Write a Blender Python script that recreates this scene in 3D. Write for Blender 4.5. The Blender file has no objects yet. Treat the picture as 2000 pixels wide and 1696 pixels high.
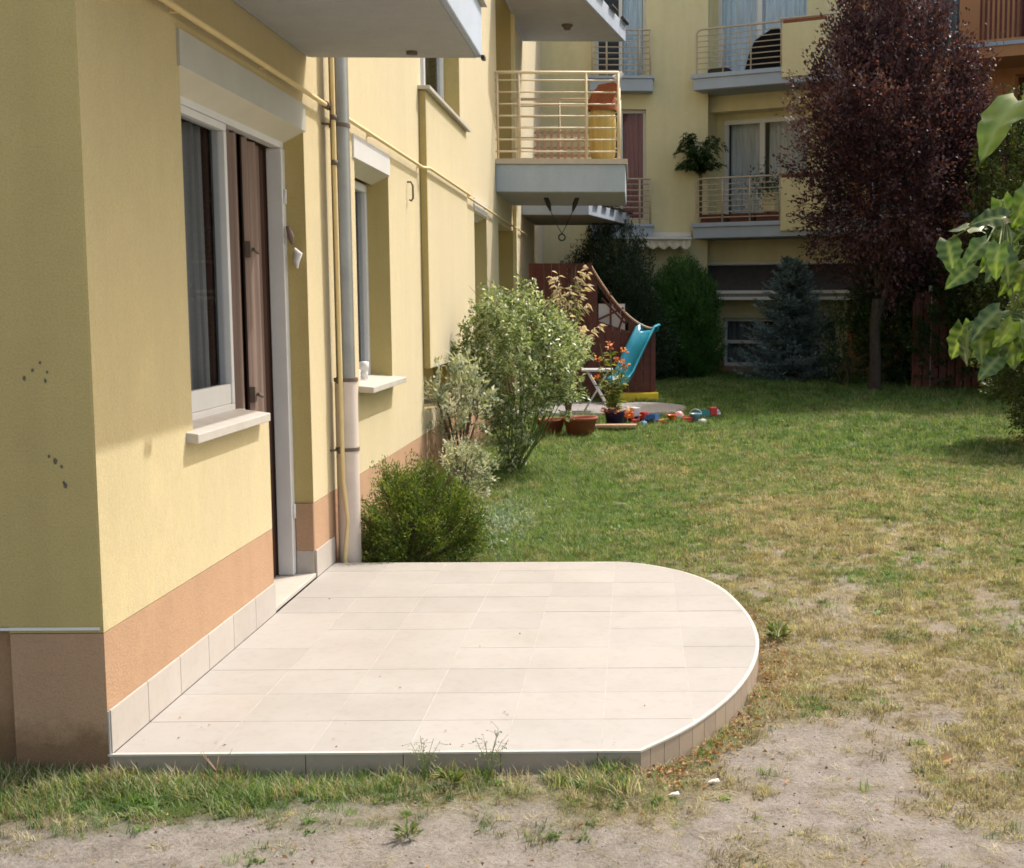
import bpy, math, random
import numpy as np
from mathutils import Vector, Matrix

rng = np.random.default_rng(7)
random.seed(7)
S = bpy.context.scene
COL = S.collection
R = math.radians

# ------------------------------------------------------------------ camera
cam = bpy.data.cameras.new('camera')
cam_o = bpy.data.objects.new('camera', cam)
COL.objects.link(cam_o)
cam.sensor_width = 36.0
cam.lens = 2480 / 2000 * 36
cam.shift_x = -(1290 - 1000) / 2000
cam.clip_start = 0.1
cam.clip_end = 600
cam_o.location = (0, 0, 1.65)
PITCH, YAW = 0.101664, -0.020856
cam_o.rotation_euler = (math.pi / 2 - PITCH, 0, YAW)
S.camera = cam_o

# ------------------------------------------------------------------ light
SUN_DIR = Vector((0.52, 0.47, 1.0)).normalized()
SUN_EL = math.asin(SUN_DIR.z)
SUN_AZ = math.atan2(SUN_DIR.x, SUN_DIR.y)
world = bpy.data.worlds.new('World')
S.world = world
world.use_nodes = True
wn = world.node_tree
bg = wn.nodes['Background']
sky = wn.nodes.new('ShaderNodeTexSky')
sky.sky_type = 'NISHITA'
sky.sun_disc = False
sky.sun_elevation = SUN_EL
sky.sun_rotation = SUN_AZ
sky.air_density = 1.0
sky.dust_density = 3.5
sky.ozone_density = 1.0
wb = wn.nodes.new('ShaderNodeMix')                  # white balance: warm tint over the sky, so shade is less blue
wb.data_type = 'RGBA'
wb.blend_type = 'MULTIPLY'
wb.inputs[0].default_value = 1.0
wb.inputs[7].default_value = (1.13, 1.0, 0.80, 1)
wn.links.new(sky.outputs[0], wb.inputs[6])
wn.links.new(wb.outputs[2], bg.inputs[0])
bg.inputs[1].default_value = 0.15
sun = bpy.data.lights.new('sun', 'SUN')
sun.energy = 2.0
sun.angle = R(0.55)
sun.color = (1.0, 0.96, 0.90)
sun_o = bpy.data.objects.new('sun', sun)
sun_o.rotation_euler = SUN_DIR.to_track_quat('Z', 'Y').to_euler()
sun_o.location = (10, 10, 30)
COL.objects.link(sun_o)
S.view_settings.view_transform = 'Standard'
S.view_settings.look = 'None'
S.view_settings.exposure = 1.14
S.view_settings.gamma = 1.0
S.view_settings.use_curve_mapping = False
S.render.engine = 'CYCLES'
S.cycles.max_bounces = 8
S.cycles.transparent_max_bounces = 12
S.cycles.filter_width = 1.7


# ------------------------------------------------------------------ helpers
def tag(o, label=None, cat=None, group=None, kind=None):
    if label: o['label'] = label
    if cat: o['category'] = cat
    if group: o['group'] = group
    if kind: o['kind'] = kind
    return o


def empty(name, loc=(0, 0, 0), label=None, cat=None, group=None, rz=0):
    o = bpy.data.objects.new(name, None)
    COL.objects.link(o)
    o.location = loc
    o.rotation_euler = (0, 0, rz)
    o.empty_display_size = .1
    return tag(o, label, cat, group)


def link(name, me, parent=None, loc=None):
    o = bpy.data.objects.new(name, me)
    COL.objects.link(o)
    if parent is not None:
        o.parent = parent
    if loc is not None:
        o.location = loc
    return o


def copy_tree(o, parent=None):
    c = o.copy()
    COL.objects.link(c)
    if parent is not None:
        c.parent = parent
    for ch in list(o.children):
        copy_tree(ch, c)
    return c


class MB:
    """collects shapes into one mesh"""
    def __init__(s, F=None):
        s.v, s.f, s.m = [], [], []
        s.F = F or (lambda p: p)
        s.smooth = set()

    def add(s, vs, fs, m=0, smooth=False):
        b = len(s.v)
        s.v += [tuple(s.F(p)) for p in vs]
        for f in fs:
            if smooth: s.smooth.add(len(s.f))
            s.f.append(tuple(b + i for i in f))
            s.m.append(m)
        return s

    def box(s, x0, x1, y0, y1, z0, z1, m=0):
        v = [(x, y, z) for x in (x0, x1) for y in (y0, y1) for z in (z0, z1)]
        return s.add(v, [(0, 1, 3, 2), (4, 6, 7, 5), (0, 4, 5, 1), (2, 3, 7, 6), (0, 2, 6, 4), (1, 5, 7, 3)], m)

    def bar(s, a, b, r, n=8, r2=None, m=0, cap=True):
        a, b = Vector(a), Vector(b)
        r2 = r if r2 is None else r2
        d = (b - a).normalized()
        u = d.orthogonal().normalized()
        w = d.cross(u)
        vs = []
        for p, rr in ((a, r), (b, r2)):
            for k in range(n):
                t = 2 * math.pi * k / n + .3
                vs.append(tuple(p + (u * math.cos(t) + w * math.sin(t)) * rr))
        fs = [(k, (k + 1) % n, n + (k + 1) % n, n + k) for k in range(n)]
        s.add(vs, fs, m, True)
        if cap:
            b0 = len(s.v) - 2 * n
            s.f.append(tuple(b0 + k for k in reversed(range(n)))); s.m.append(m)
            s.f.append(tuple(b0 + n + k for k in range(n))); s.m.append(m)
        return s

    def tube(s, pts, r, n=8, m=0):
        pts = [Vector(p) for p in pts]
        k = len(pts)
        rr = r if isinstance(r, (list, tuple)) else [r] * k
        vs = []
        u = None
        for i, p in enumerate(pts):
            d = (pts[min(i + 1, k - 1)] - pts[max(i - 1, 0)]).normalized()
            if u is None:
                u = d.orthogonal().normalized()
            else:
                u = (u - d * u.dot(d)).normalized()
            w = d.cross(u)
            for j in range(n):
                t = 2 * math.pi * j / n
                vs.append(tuple(p + (u * math.cos(t) + w * math.sin(t)) * rr[i]))
        fs = [(i * n + j, i * n + (j + 1) % n, (i + 1) * n + (j + 1) % n, (i + 1) * n + j) for i in range(k - 1) for j in range(n)]
        s.add(vs, fs, m, True)
        s.add(vs[:n], [tuple(reversed(range(n)))], m)
        s.add(vs[-n:], [tuple(range(n))], m)
        return s

    def prism(s, poly, z0, z1, m=0, side_m=None):
        n = len(poly)
        vs = [(p[0], p[1], z0) for p in poly] + [(p[0], p[1], z1) for p in poly]
        s.add(vs, [tuple(range(n, 2 * n))], m)
        b = len(s.v) - 2 * n
        s.f.append(tuple(b + i for i in reversed(range(n)))); s.m.append(m)
        for i in range(n):
            j = (i + 1) % n
            s.f.append((b + i, b + j, b + n + j, b + n + i))
            s.m.append(m if side_m is None else side_m)
        return s

    def lathe(s, prof, c=(0, 0), n=24, m=0):
        vs = [(c[0] + r * math.cos(2 * math.pi * k / n), c[1] + r * math.sin(2 * math.pi * k / n), z) for r, z in prof for k in range(n)]
        fs = [(i * n + k, i * n + (k + 1) % n, (i + 1) * n + (k + 1) % n, (i + 1) * n + k) for i in range(len(prof) - 1) for k in range(n)]
        return s.add(vs, fs, m, True)

    def build(s, name, mats, parent=None, bevel=0, loc=None):
        me = bpy.data.meshes.new(name)
        me.from_pydata([tuple(map(float, q_)) for q_ in s.v], [], s.f)
        mats = mats if isinstance(mats, (list, tuple)) else [mats]
        for mt in mats: me.materials.append(mt)
        me.polygons.foreach_set('material_index', np.array(s.m, np.int32))
        if s.smooth:
            sm = [i in s.smooth for i in range(len(s.f))]
            me.polygons.foreach_set('use_smooth', np.array(sm, bool))
        me.update()
        o = link(name, me, parent, loc)
        if bevel:
            b = o.modifiers.new('bevel', 'BEVEL')
            b.width = bevel
            b.segments = 2
            b.limit_method = 'ANGLE'
            b.angle_limit = R(40)
        return o


# value noise for the ground and for placing plants
_perm = np.random.default_rng(3).random((256, 256))
def vnoise(x, y):
    xi = np.floor(x).astype(int); yi = np.floor(y).astype(int)
    fx = x - xi; fy = y - yi
    fx = fx * fx * (3 - 2 * fx); fy = fy * fy * (3 - 2 * fy)
    a = _perm[xi & 255, yi & 255]; b = _perm[(xi + 1) & 255, yi & 255]
    c = _perm[xi & 255, (yi + 1) & 255]; d = _perm[(xi + 1) & 255, (yi + 1) & 255]
    return (a * (1 - fx) + b * fx) * (1 - fy) + (c * (1 - fx) + d * fx) * fy
def fbm(x, y, o=4):
    s = 0; a = .5; t = 0
    for i in range(o):
        s = s + a * vnoise(x * 2 ** i + 17.3 * i, y * 2 ** i + 5.1 * i); t += a; a *= .5
    return s / t
def sstep(a, b, x):
    t = np.clip((x - a) / (b - a), 0, 1)
    return t * t * (3 - 2 * t)


# ------------------------------------------------------------------ materials
def nt(name):
    m = bpy.data.materials.new(name)
    m.use_nodes = True
    n = m.node_tree
    return m, n, n.nodes['Principled BSDF']


def ramp(n, fac, stops):
    r = n.nodes.new('ShaderNodeValToRGB')
    while len(r.color_ramp.elements) < len(stops): r.color_ramp.elements.new(0.5)
    for e, (p, c) in zip(r.color_ramp.elements, stops):
        e.position = p
        e.color = (*c, 1) if len(c) == 3 else c
    n.links.new(fac, r.inputs[0])
    return r.outputs[0]


def noise(n, scale, detail=4, rough=.6, vec=None, stretch=None):
    t = n.nodes.new('ShaderNodeTexNoise')
    t.inputs['Scale'].default_value = scale
    t.inputs['Detail'].default_value = detail
    t.inputs['Roughness'].default_value = rough
    if vec is None:
        tc = n.nodes.new('ShaderNodeNewGeometry')
        vec = tc.outputs['Position']
    if stretch:
        mp = n.nodes.new('ShaderNodeMapping')
        mp.inputs['Scale'].default_value = stretch
        n.links.new(vec, mp.inputs['Vector'])
        vec = mp.outputs[0]
    n.links.new(vec, t.inputs['Vector'])
    return t.outputs['Fac']


def mix(n, a, b, fac, mode='MIX'):
    m = n.nodes.new('ShaderNodeMix')
    m.data_type = 'RGBA'
    m.blend_type = mode
    for sock, val in ((m.inputs[6], a), (m.inputs[7], b), (m.inputs[0], fac)):
        if hasattr(val, 'links'): n.links.new(val, sock)
        elif isinstance(val, (tuple, list)): sock.default_value = (*val, 1) if len(val) == 3 else val
        else: sock.default_value = val
    return m.outputs[2]


def bump(n, p, h, dist, strength=1.0):
    b = n.nodes.new('ShaderNodeBump')
    b.inputs['Distance'].default_value = dist
    b.inputs['Strength'].default_value = strength
    n.links.new(h, b.inputs['Height'])
    n.links.new(b.outputs[0], p.inputs['Normal'])


def hsv(c, v):
    return tuple(min(1, x * v) for x in c)


def stucco(name, c, grain=.004, stain=.12, sheen=0, splash=0):
    m, n, p = nt(name)
    big = noise(n, 1.1, 5, .65)
    mid = noise(n, 7, 4, .6)
    fine = noise(n, 130, 3, .7)
    streak = noise(n, 3, 4, .6, stretch=(1.6, 1.6, .16))
    col = ramp(n, big, [(.25, hsv(c, 1 - stain)), (.75, hsv(c, 1 + stain * .7))])
    col = mix(n, col, ramp(n, fine, [(.3, (.72, .72, .70)), (.6, (1, 1, 1))]), .55, 'MULTIPLY')
    col = mix(n, col, ramp(n, streak, [(.3, (.80, .79, .76)), (.62, (1, 1, 1))]), .35, 'MULTIPLY')
    col = mix(n, col, ramp(n, mid, [(.3, (.9, .9, .88)), (.7, (1, 1, 1))]), .5, 'MULTIPLY')
    blot = noise(n, .55, 6, .7)
    col = mix(n, col, ramp(n, blot, [(.42, (1, 1, 1)), (.62, (.90, .89, .86)), (.72, (.97, .96, .95))]), .8, 'MULTIPLY')
    if splash:
        sp_ = n.nodes.new('ShaderNodeSeparateXYZ')
        gp = n.nodes.new('ShaderNodeNewGeometry'); n.links.new(gp.outputs['Position'], sp_.inputs[0])
        ad = n.nodes.new('ShaderNodeMath'); ad.operation = 'MULTIPLY_ADD'; ad.inputs[1].default_value = -.24; 
        n.links.new(noise(n, 9, 5, .7), ad.inputs[0]); n.links.new(sp_.outputs[2], ad.inputs[2])
        col = mix(n, col, ramp(n, ad.outputs[0], [(0.0, (.55, .51, .47)), (splash * .5, (.80, .78, .75)), (splash, (1, 1, 1))]), 1.0, 'MULTIPLY')
    n.links.new(col, p.inputs['Base Color'])
    p.inputs['Roughness'].default_value = .93
    p.inputs['Specular IOR Level'].default_value = .2
    if sheen:
        p.inputs['Sheen Weight'].default_value = sheen
        p.inputs['Sheen Roughness'].default_value = .45
    bump(n, p, fine, grain, .8)
    b2 = n.nodes.new('ShaderNodeBump'); b2.inputs['Distance'].default_value = .02; b2.inputs['Strength'].default_value = .25
    n.links.new(mid, b2.inputs['Height']); old = p.inputs['Normal'].links[0].from_node; n.links.new(b2.outputs[0], old.inputs['Normal'])
    return m


def plain(name, c, rough=.5, metal=0, var=.1, scale=6, spec=.5, bmp=0):
    m, n, p = nt(name)
    f = noise(n, scale, 5, .65)
    col = ramp(n, f, [(.25, hsv(c, 1 - var * 1.4)), (.7, hsv(c, 1 + var * .6))])
    n.links.new(col, p.inputs['Base Color'])
    p.inputs['Roughness'].default_value = rough
    p.inputs['Metallic'].default_value = metal
    p.inputs['Specular IOR Level'].default_value = spec
    if bmp: bump(n, p, noise(n, 60, 3), bmp, .6)
    return m


def tilemat(name, c, var=.05, rough=.38):
    m, n, p = nt(name)
    oi = n.nodes.new('ShaderNodeObjectInfo')
    a = ramp(n, oi.outputs['Random'], [(0, hsv(c, 1 - var)), (.5, c), (1, (c[0] * (1 + var * .6), c[1] * (1 + var * .4), c[2] * (1 + var * .2)))])
    f = noise(n, 2.2, 6, .7)
    a = mix(n, a, ramp(n, f, [(.25, (.80, .77, .73)), (.6, (1, 1, 1))]), .55, 'MULTIPLY')
    g = noise(n, 24, 5, .7)
    a = mix(n, a, ramp(n, g, [(.28, (.80, .77, .72)), (.5, (1, 1, 1))]), .4, 'MULTIPLY')
    n.links.new(a, p.inputs['Base Color'])
    rr = n.nodes.new('ShaderNodeMapRange')
    rr.inputs['To Min'].default_value = rough; rr.inputs['To Max'].default_value = rough + .3
    n.links.new(f, rr.inputs['Value'])
    n.links.new(rr.outputs[0], p.inputs['Roughness'])
    p.inputs['Specular IOR Level'].default_value = .3
    return m


def leafmat(name, cols, trans=.35, rough=.45, attr='tint', spec=.5, src='GEOMETRY'):
    """cols: list of colours picked by each leaf's own 'tint' value"""
    m, n, p = nt(name)
    at = n.nodes.new('ShaderNodeAttribute')
    at.attribute_name = attr
    at.attribute_type = src
    k = len(cols)
    c = ramp(n, at.outputs['Fac'], [(i / max(1, k - 1), cc) for i, cc in enumerate(cols)])
    n.links.new(c, p.inputs['Base Color'])
    p.inputs['Roughness'].default_value = rough
    p.inputs['Specular IOR Level'].default_value = spec
    tr = n.nodes.new('ShaderNodeBsdfTranslucent')
    tc = mix(n, c, (1.0, .95, .35), .25, 'MIX')
    n.links.new(mix(n, c, (1.5, 1.5, .8), 1.0, 'MULTIPLY'), tr.inputs['Color'])
    mx = n.nodes.new('ShaderNodeMixShader')
    mx.inputs[0].default_value = trans
    out = n.nodes['Material Output']
    n.links.new(p.outputs[0], mx.inputs[1])
    n.links.new(tr.outputs[0], mx.inputs[2])
    n.links.new(mx.outputs[0], out.inputs['Surface'])
    return m


def glassmat(name, tintc=(.88, .9, .92), refl=1.0):
    m = bpy.data.materials.new(name)
    m.use_nodes = True
    n = m.node_tree
    n.nodes.remove(n.nodes['Principled BSDF'])
    t = n.nodes.new('ShaderNodeBsdfTransparent'); t.inputs[0].default_value = (*tintc, 1)
    g = n.nodes.new('ShaderNodeBsdfGlossy'); g.inputs['Roughness'].default_value = .015
    f = n.nodes.new('ShaderNodeFresnel'); f.inputs[0].default_value = 1.45
    ml = n.nodes.new('ShaderNodeMath'); ml.operation = 'MULTIPLY'; ml.inputs[1].default_value = refl; ml.use_clamp = True
    mx = n.nodes.new('ShaderNodeMixShader')
    ge = n.nodes.new('ShaderNodeNewGeometry'); iv = n.nodes.new('ShaderNodeMath'); iv.operation = 'SUBTRACT'; iv.inputs[0].default_value = 1.0
    m2 = n.nodes.new('ShaderNodeMath'); m2.operation = 'MULTIPLY'
    n.links.new(ge.outputs['Backfacing'], iv.inputs[1]); n.links.new(iv.outputs[0], m2.inputs[1]); n.links.new(f.outputs[0], m2.inputs[0])
    n.links.new(m2.outputs[0], ml.inputs[0]); n.links.new(ml.outputs[0], mx.inputs[0])
    n.links.new(t.outputs[0], mx.inputs[1]); n.links.new(g.outputs[0], mx.inputs[2])
    n.links.new(mx.outputs[0], n.nodes['Material Output'].inputs[0])
    return m


M = {}
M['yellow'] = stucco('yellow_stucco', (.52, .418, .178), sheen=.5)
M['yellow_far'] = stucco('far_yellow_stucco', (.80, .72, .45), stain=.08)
M['orange'] = stucco('salmon_plinth_stucco', (.48, .31, .20), splash=.10)
M['brown'] = stucco('brown_plinth_stucco', (.40, .25, .145), stain=.22, splash=.22)
M['orange_far'] = stucco('orange_stucco', (.55, .27, .13))
M['slab'] = stucco('grey_balcony_concrete', (.46, .53, .65), .002, .1)
M['soffit'] = stucco('grey_soffit_plaster', (.44, .45, .47), .003, .08)
M['slabtile'] = plain('balcony_edge_tile', (.50, .43, .36), .5)
M['white'] = plain('white_plastic', (.66, .66, .66), .35, var=.05)
M['box'] = plain('grey_white_shutter_box', (.43, .43, .40), .4, var=.06)  # box face greyed: its shade is put into the colour
M['creambox'] = plain('cream_shutter_box', (.62, .59, .49), .45, var=.04)  # underside paler than the face: reflected light put into the colour
M['metal'] = plain('zinc_pipe', (.30, .31, .31), .42, .55, var=.16, scale=4)
M['castpipe'] = plain('cream_painted_pipe', (.60, .52, .47), .5, var=.1, scale=5)
M['clamp'] = plain('rusty_clamp', (.12, .09, .07), .7)
M['gas'] = plain('yellow_painted_pipe', (.70, .56, .30), .45, var=.08)
M['rail'] = plain('cream_rail_paint', (.66, .54, .36), .45, var=.08)
M['railfar'] = plain('beige_rail_paint', (.48, .40, .30), .45, var=.08)
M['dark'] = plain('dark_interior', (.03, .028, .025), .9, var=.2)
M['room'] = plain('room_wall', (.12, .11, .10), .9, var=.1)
M['glass'] = glassmat('window_glass')
M['glassfar'] = glassmat('far_window_glass', (.90, .92, .94), 1.0)
M['sillm'] = plain('pale_window_sill', (.48, .45, .41), .5, var=.12)
M['black'] = plain('black_plastic', (.02, .02, .022), .5)
M['floor_tile'] = tilemat('terrace_tile', (.350, .338, .328), .05)
M['skirt_tile'] = tilemat('skirting_tile', (.44, .41, .38), .04, .45)
M['riser_tile'] = tilemat('riser_tile', (.35, .285, .225), .09, .55)
M['grout'] = plain('terrace_grout', (.45, .43, .41), .9, var=.25, scale=9)
M['trim'] = plain('white_edge_strip', (.52, .50, .46), .5, var=.12)
M['bark'] = plain('dark_bark', (.055, .04, .032), .9, var=.4, scale=14, bmp=.01)
M['twig'] = plain('brown_twig', (.12, .085, .05), .9, var=.3, scale=14)
M['greenstem'] = plain('green_stem', (.13, .18, .05), .7, var=.2)
M['redwood'] = plain('red_stained_wood', (.115, .024, .014), .55, var=.35, scale=9, bmp=.003)
M['rope'] = plain('pale_wood_edge', (.42, .27, .17), .6)
M['blue'] = plain('turquoise_plastic', (.03, .30, .42), .3, var=.05)
M['yel'] = plain('bright_yellow_plastic', (.72, .52, .02), .35, var=.06)
M['terracotta'] = plain('terracotta', (.36, .10, .055), .75, var=.15)
M['soil'] = plain('potting_soil', (.05, .035, .025), .95)


# curtains: folds are geometry, cloth colour per material
def cloth(name, c):
    m, n, p = nt(name)
    f = noise(n, 5, 4, .6, stretch=(3, 3, .2))
    n.links.new(ramp(n, f, [(.3, hsv(c, .8)), (.7, hsv(c, 1.15))]), p.inputs['Base Color'])
    p.inputs['Roughness'].default_value = .9
    p.inputs['Specular IOR Level'].default_value = .1
    return m
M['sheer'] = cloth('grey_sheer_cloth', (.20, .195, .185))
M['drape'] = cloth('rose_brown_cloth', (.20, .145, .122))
M['drapedark'] = cloth('dark_brown_cloth', (.055, .03, .022))  # near-black strips standing in for the shaded gaps between drapes
M['palecloth'] = cloth('pale_blue_curtain', (.74, .84, .97))
M['whitecloth'] = cloth('white_curtain', (.72, .72, .70))
M['redcloth'] = cloth('dusty_red_curtain', (.42, .14, .12))
M['valance'] = cloth('cream_awning_cloth', (.66, .60, .48))
M['ochrecloth'] = cloth('ochre_cloth', (.46, .34, .12))
M['rustcloth'] = cloth('rust_cloth', (.26, .09, .045))
M['darkcloth'] = cloth('black_cloth', (.012, .012, .012))

# ------------------------------------------------------------------ terrace outline
WX = -1.82                     # face of the long house wall
Y0, Y1 = 4.30, 7.57            # near and far edge of the terrace
TT = 0.10                      # top of the terrace
TS = 0.338
OUT = [(WX, Y0)]
OUT += [(0.02, Y0)]
def catmull(P, k=5):
    r = []
    for i in range(len(P) - 1):
        p0 = P[max(i - 1, 0)]; p1 = P[i]; p2 = P[i + 1]; p3 = P[min(i + 2, len(P) - 1)]
        for j in range(k):
            t = j / k
            r.append(tuple(.5 * ((2 * b) + (c - a) * t + (2 * a - 5 * b + 4 * c - d) * t * t + (-a + 3 * b - 3 * c + d) * t ** 3) for a, b, c, d in zip(p0, p1, p2, p3)))
    r.append(P[-1])
    return r
arc = catmull([(0.02, Y0), (.215, 4.57), (.40, 4.96), (.525, 5.40), (.58, 5.85), (.56, 6.36), (.465, 6.90), (.29, 7.27), (.06, 7.50), (-.10, Y1)], 4)
OUT += arc[1:]
OUT += [(WX, Y1)]


def clip_poly(poly, x0, x1, y0, y1):
    def cut(P, f, inter):
        o = []
        for i in range(len(P)):
            a, b = P[i - 1], P[i]
            fa, fb = f(a), f(b)
            if fb >= 0:
                if fa < 0: o.append(inter(a, b, fa, fb))
                o.append(b)
            elif fa >= 0: o.append(inter(a, b, fa, fb))
        return o
    def it(a, b, fa, fb):
        t = fa / (fa - fb)
        return (a[0] + (b[0] - a[0]) * t, a[1] + (b[1] - a[1]) * t)
    for f in (lambda p: p[0] - x0, lambda p: x1 - p[0], lambda p: p[1] - y0, lambda p: y1 - p[1]):
        poly = cut(poly, f, it)
        if len(poly) < 3: return []
    q = [poly[0]]
    for p in poly[1:]:
        if math.dist(p, q[-1]) > 1e-4: q.append(p)
    if math.dist(q[0], q[-1]) < 1e-4: q.pop()
    return q if len(q) > 2 else []


def inset(poly, d):
    """shrink a convex outline towards its middle by about d"""
    n = len(poly)
    r = []
    for i in range(n):
        p0, p1, p2 = Vector(poly[i - 1]), Vector(poly[i]), Vector(poly[(i + 1) % n])
        a = (p1 - p0).normalized(); b = (p2 - p1).normalized()
        na = Vector((-a.y, a.x)); nb = Vector((-b.y, b.x))
        h = (na + nb)
        if h.length < 1e-6: h = na
        h = h.normalized()
        r.append(tuple(p1 + h * (d / max(.5, h.dot(na)))))
    return r

# ------------------------------------------------------------------ ground
def in_terrace(x, y, pad=0.0):
    xr = np.interp(y, [Y0, 4.57, 4.96, 5.4, 5.85, 6.36, 6.9, 7.27, 7.5, Y1], [.02, .215, .40, .525, .58, .56, .465, .29, .06, -.10])
    return (y > Y0 - pad) & (y < Y1 + pad) & (x < xr + pad) & (x > WX - 3)
def in_patio(x, y, pad=0.0):
    return (x < .0 + pad) & (y > 17.5 - pad) & (y < 19.5 + pad) | (((x - 0) / .78) ** 2 + ((y - 18.5) / 1.02) ** 2 < (1 + pad) ** 2)
def zg(x, y):
    x = np.asarray(x, float); y = np.asarray(y, float)
    z = .22 * sstep(12, 24, y) + (fbm(x * .9 + 40, y * .9 + 9, 3) - .5) * .05
    z = z + (fbm(x * 5 + 3, y * 5 + 50, 3) - .5) * .022
    near = np.exp(-((y - 4.1) / .35) ** 2) * (x < .1)
    z = z + .030 * near
    ins = in_terrace(x, y, .02) | in_patio(x, y, .02)
    return np.where(ins, np.minimum(z - .03, .02), z)

def greenness(x, y):
    """0 = dry straw, 1 = lush green"""
    n = fbm(x * .8 + 11, y * .8 + 3, 4)
    n2 = fbm(x * 3.1 + 5, y * 3.1 + 31, 3)
    g = np.interp(y, [3.3, 4.5, 6.2, 8.2, 11, 13.5, 15.5, 30], [.24, .27, .27, .30, .37, .60, 1.0, 1.3])
    lush = np.exp(-((x + .7) / 1.15) ** 2) * sstep(7.4, 7.8, y) * (1 - sstep(12, 17, y))
    g = g + .55 * lush
    g = g + .55 * sstep(-.6, -1.5, x) * (1 - sstep(4.5, 5, y)) * sstep(3.75, 4.15, y)
    g = g + .16 * np.exp(-((y - 4.12) / .16) ** 2) * (x < 0)
    g = g - .16 * np.exp(-((x - 1.6) ** 2 / 1.3 + (y - 9.3) ** 2 / 5))
    return np.clip(g + (n - .5) * 1.2 + (n2 - .5) * .9, 0, 1)
def cover(x, y):
    """how much of the soil carries grass"""
    n = fbm(x * 1.5 + 2, y * 1.5 + 70, 4)
    n2 = fbm(x * 5.5 + 21, y * 5.5 + 1, 3)
    c = np.interp(y, [3.3, 3.95, 4.2, 5.0, 6.2, 7.4, 9.5, 12, 14], [.04, .13, .40, .48, .68, .84, .96, 1.05, 1.1])
    strip = np.exp(-((y - 4.08) / .22) ** 2) * (x < .15)
    c = c + .8 * strip
    c = c + .5 * sstep(-1.0, -1.8, x) * sstep(3.6, 3.95, y) * (1 - sstep(4.6, 5, y))
    c = c + .25 * np.exp(-((x - .05) ** 2 / .12 + (y - 3.35) ** 2 / .05))
    # grassy collar round the curved end, bare track beside it
    xr = np.interp(y, [Y0, 4.96, 5.85, 6.9, Y1], [.02, .40, .58, .465, -.10])
    dd = x - xr
    inb = (y > 4.2) & (y < 7.7)
    c = c + inb * .30 * np.exp(-((dd - .12) / .13) ** 2)
    c = c - inb * .34 * np.exp(-((dd - .62) / .28) ** 2) * (1 - sstep(5.2, 6.2, y))
    c = c + .25 * sstep(.9, 1.5, x) * (1 - sstep(5.5, 6.5, y)) * sstep(3.5, 4.2, y)
    c = c - .35 * np.exp(-((x + .15) ** 2 / .12 + (y - 7.85) ** 2 / .012))
    return np.clip(c + (n - .5) * 1.5 + (n2 - .5) * 1.3, 0, 1)

def axis(a, b, step, lo, hi):
    c = list(np.arange(a, b, step))
    s = step
    while c[-1] < hi:
        s *= 1.12; c.append(min(c[-1] + s, hi))
    s = step
    while c[0] > lo:
        s *= 1.12; c.insert(0, max(c[0] - s, lo))
    return np.array(c)
gx = axis(-2.4, 3.2, .035, -120, 120)
gy = axis(3.0, 10.0, .035, -60, 160)
GX, GY = np.meshgrid(gx, gy, indexing='xy')
GZ = zg(GX, GY)
nx, ny = len(gx), len(gy)
verts = np.stack([GX.ravel(), GY.ravel(), GZ.ravel()], 1)
i0 = (np.arange(ny - 1)[:, None] * nx + np.arange(nx - 1)[None]).ravel()
faces = np.stack([i0, i0 + 1, i0 + nx + 1, i0 + nx], 1)


def np_mesh(name, verts, faces, mats, attrs=None, smooth=False):
    me = bpy.data.meshes.new(name)
    nv, nf, k = len(verts), len(faces), faces.shape[1]
    me.vertices.add(nv)
    me.vertices.foreach_set('co', np.ascontiguousarray(verts, np.float32).ravel())
    me.loops.add(nf * k)
    me.loops.foreach_set('vertex_index', faces.astype(np.int32).ravel())
    me.polygons.add(nf)
    me.polygons.foreach_set('loop_start', (np.arange(nf) * k).astype(np.int32))
    me.polygons.foreach_set('loop_total', np.full(nf, k, np.int32))
    if smooth: me.polygons.foreach_set('use_smooth', np.ones(nf, bool))
    for nm, (dom, arr) in (attrs or {}).items():
        a = me.attributes.new(nm, 'FLOAT', dom)
        a.data.foreach_set('value', np.ascontiguousarray(arr, np.float32))
    for mt in (mats if isinstance(mats, (list, tuple)) else [mats]): me.materials.append(mt)
    me.update(calc_edges=True)
    return me

mg, n, p = nt('lawn_soil')
ac = n.nodes.new('ShaderNodeAttribute'); ac.attribute_name = 'cover'
ag = n.nodes.new('ShaderNodeAttribute'); ag.attribute_name = 'green'
fine = noise(n, 55, 6, .75)
mid = noise(n, 9, 5, .65)
soilc = ramp(n, mid, [(.2, (.20, .175, .155)), (.5, (.30, .27, .242)), (.8, (.40, .365, .335))])
soilc = mix(n, soilc, ramp(n, fine, [(.28, (.42, .38, .34)), (.5, (.92, .92, .92)), (.75, (1.12, 1.12, 1.12))]), .8, 'MULTIPLY')
thatch = ramp(n, noise(n, 30, 5, .7), [(.25, (.15, .115, .065)), (.7, (.34, .28, .17))])
greenc = ramp(n, noise(n, 26, 5, .7), [(.25, (.022, .06, .012)), (.7, (.07, .14, .03))])
vegc = mix(n, thatch, greenc, ag.outputs['Fac'])
cc = n.nodes.new('ShaderNodeMath'); cc.operation = 'MULTIPLY_ADD'
n.links.new(noise(n, 20, 4, .7), cc.inputs[0]); cc.inputs[1].default_value = .9; cc.inputs[2].default_value = -.45
c2 = n.nodes.new('ShaderNodeMath'); c2.operation = 'ADD'; c2.use_clamp = True
n.links.new(ac.outputs['Fac'], c2.inputs[0]); n.links.new(cc.outputs[0], c2.inputs[1])
n.links.new(mix(n, soilc, vegc, c2.outputs[0]), p.inputs['Base Color'])
p.inputs['Roughness'].default_value = .95
p.inputs['Specular IOR Level'].default_value = .1
bump(n, p, fine, .02, .9)
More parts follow.
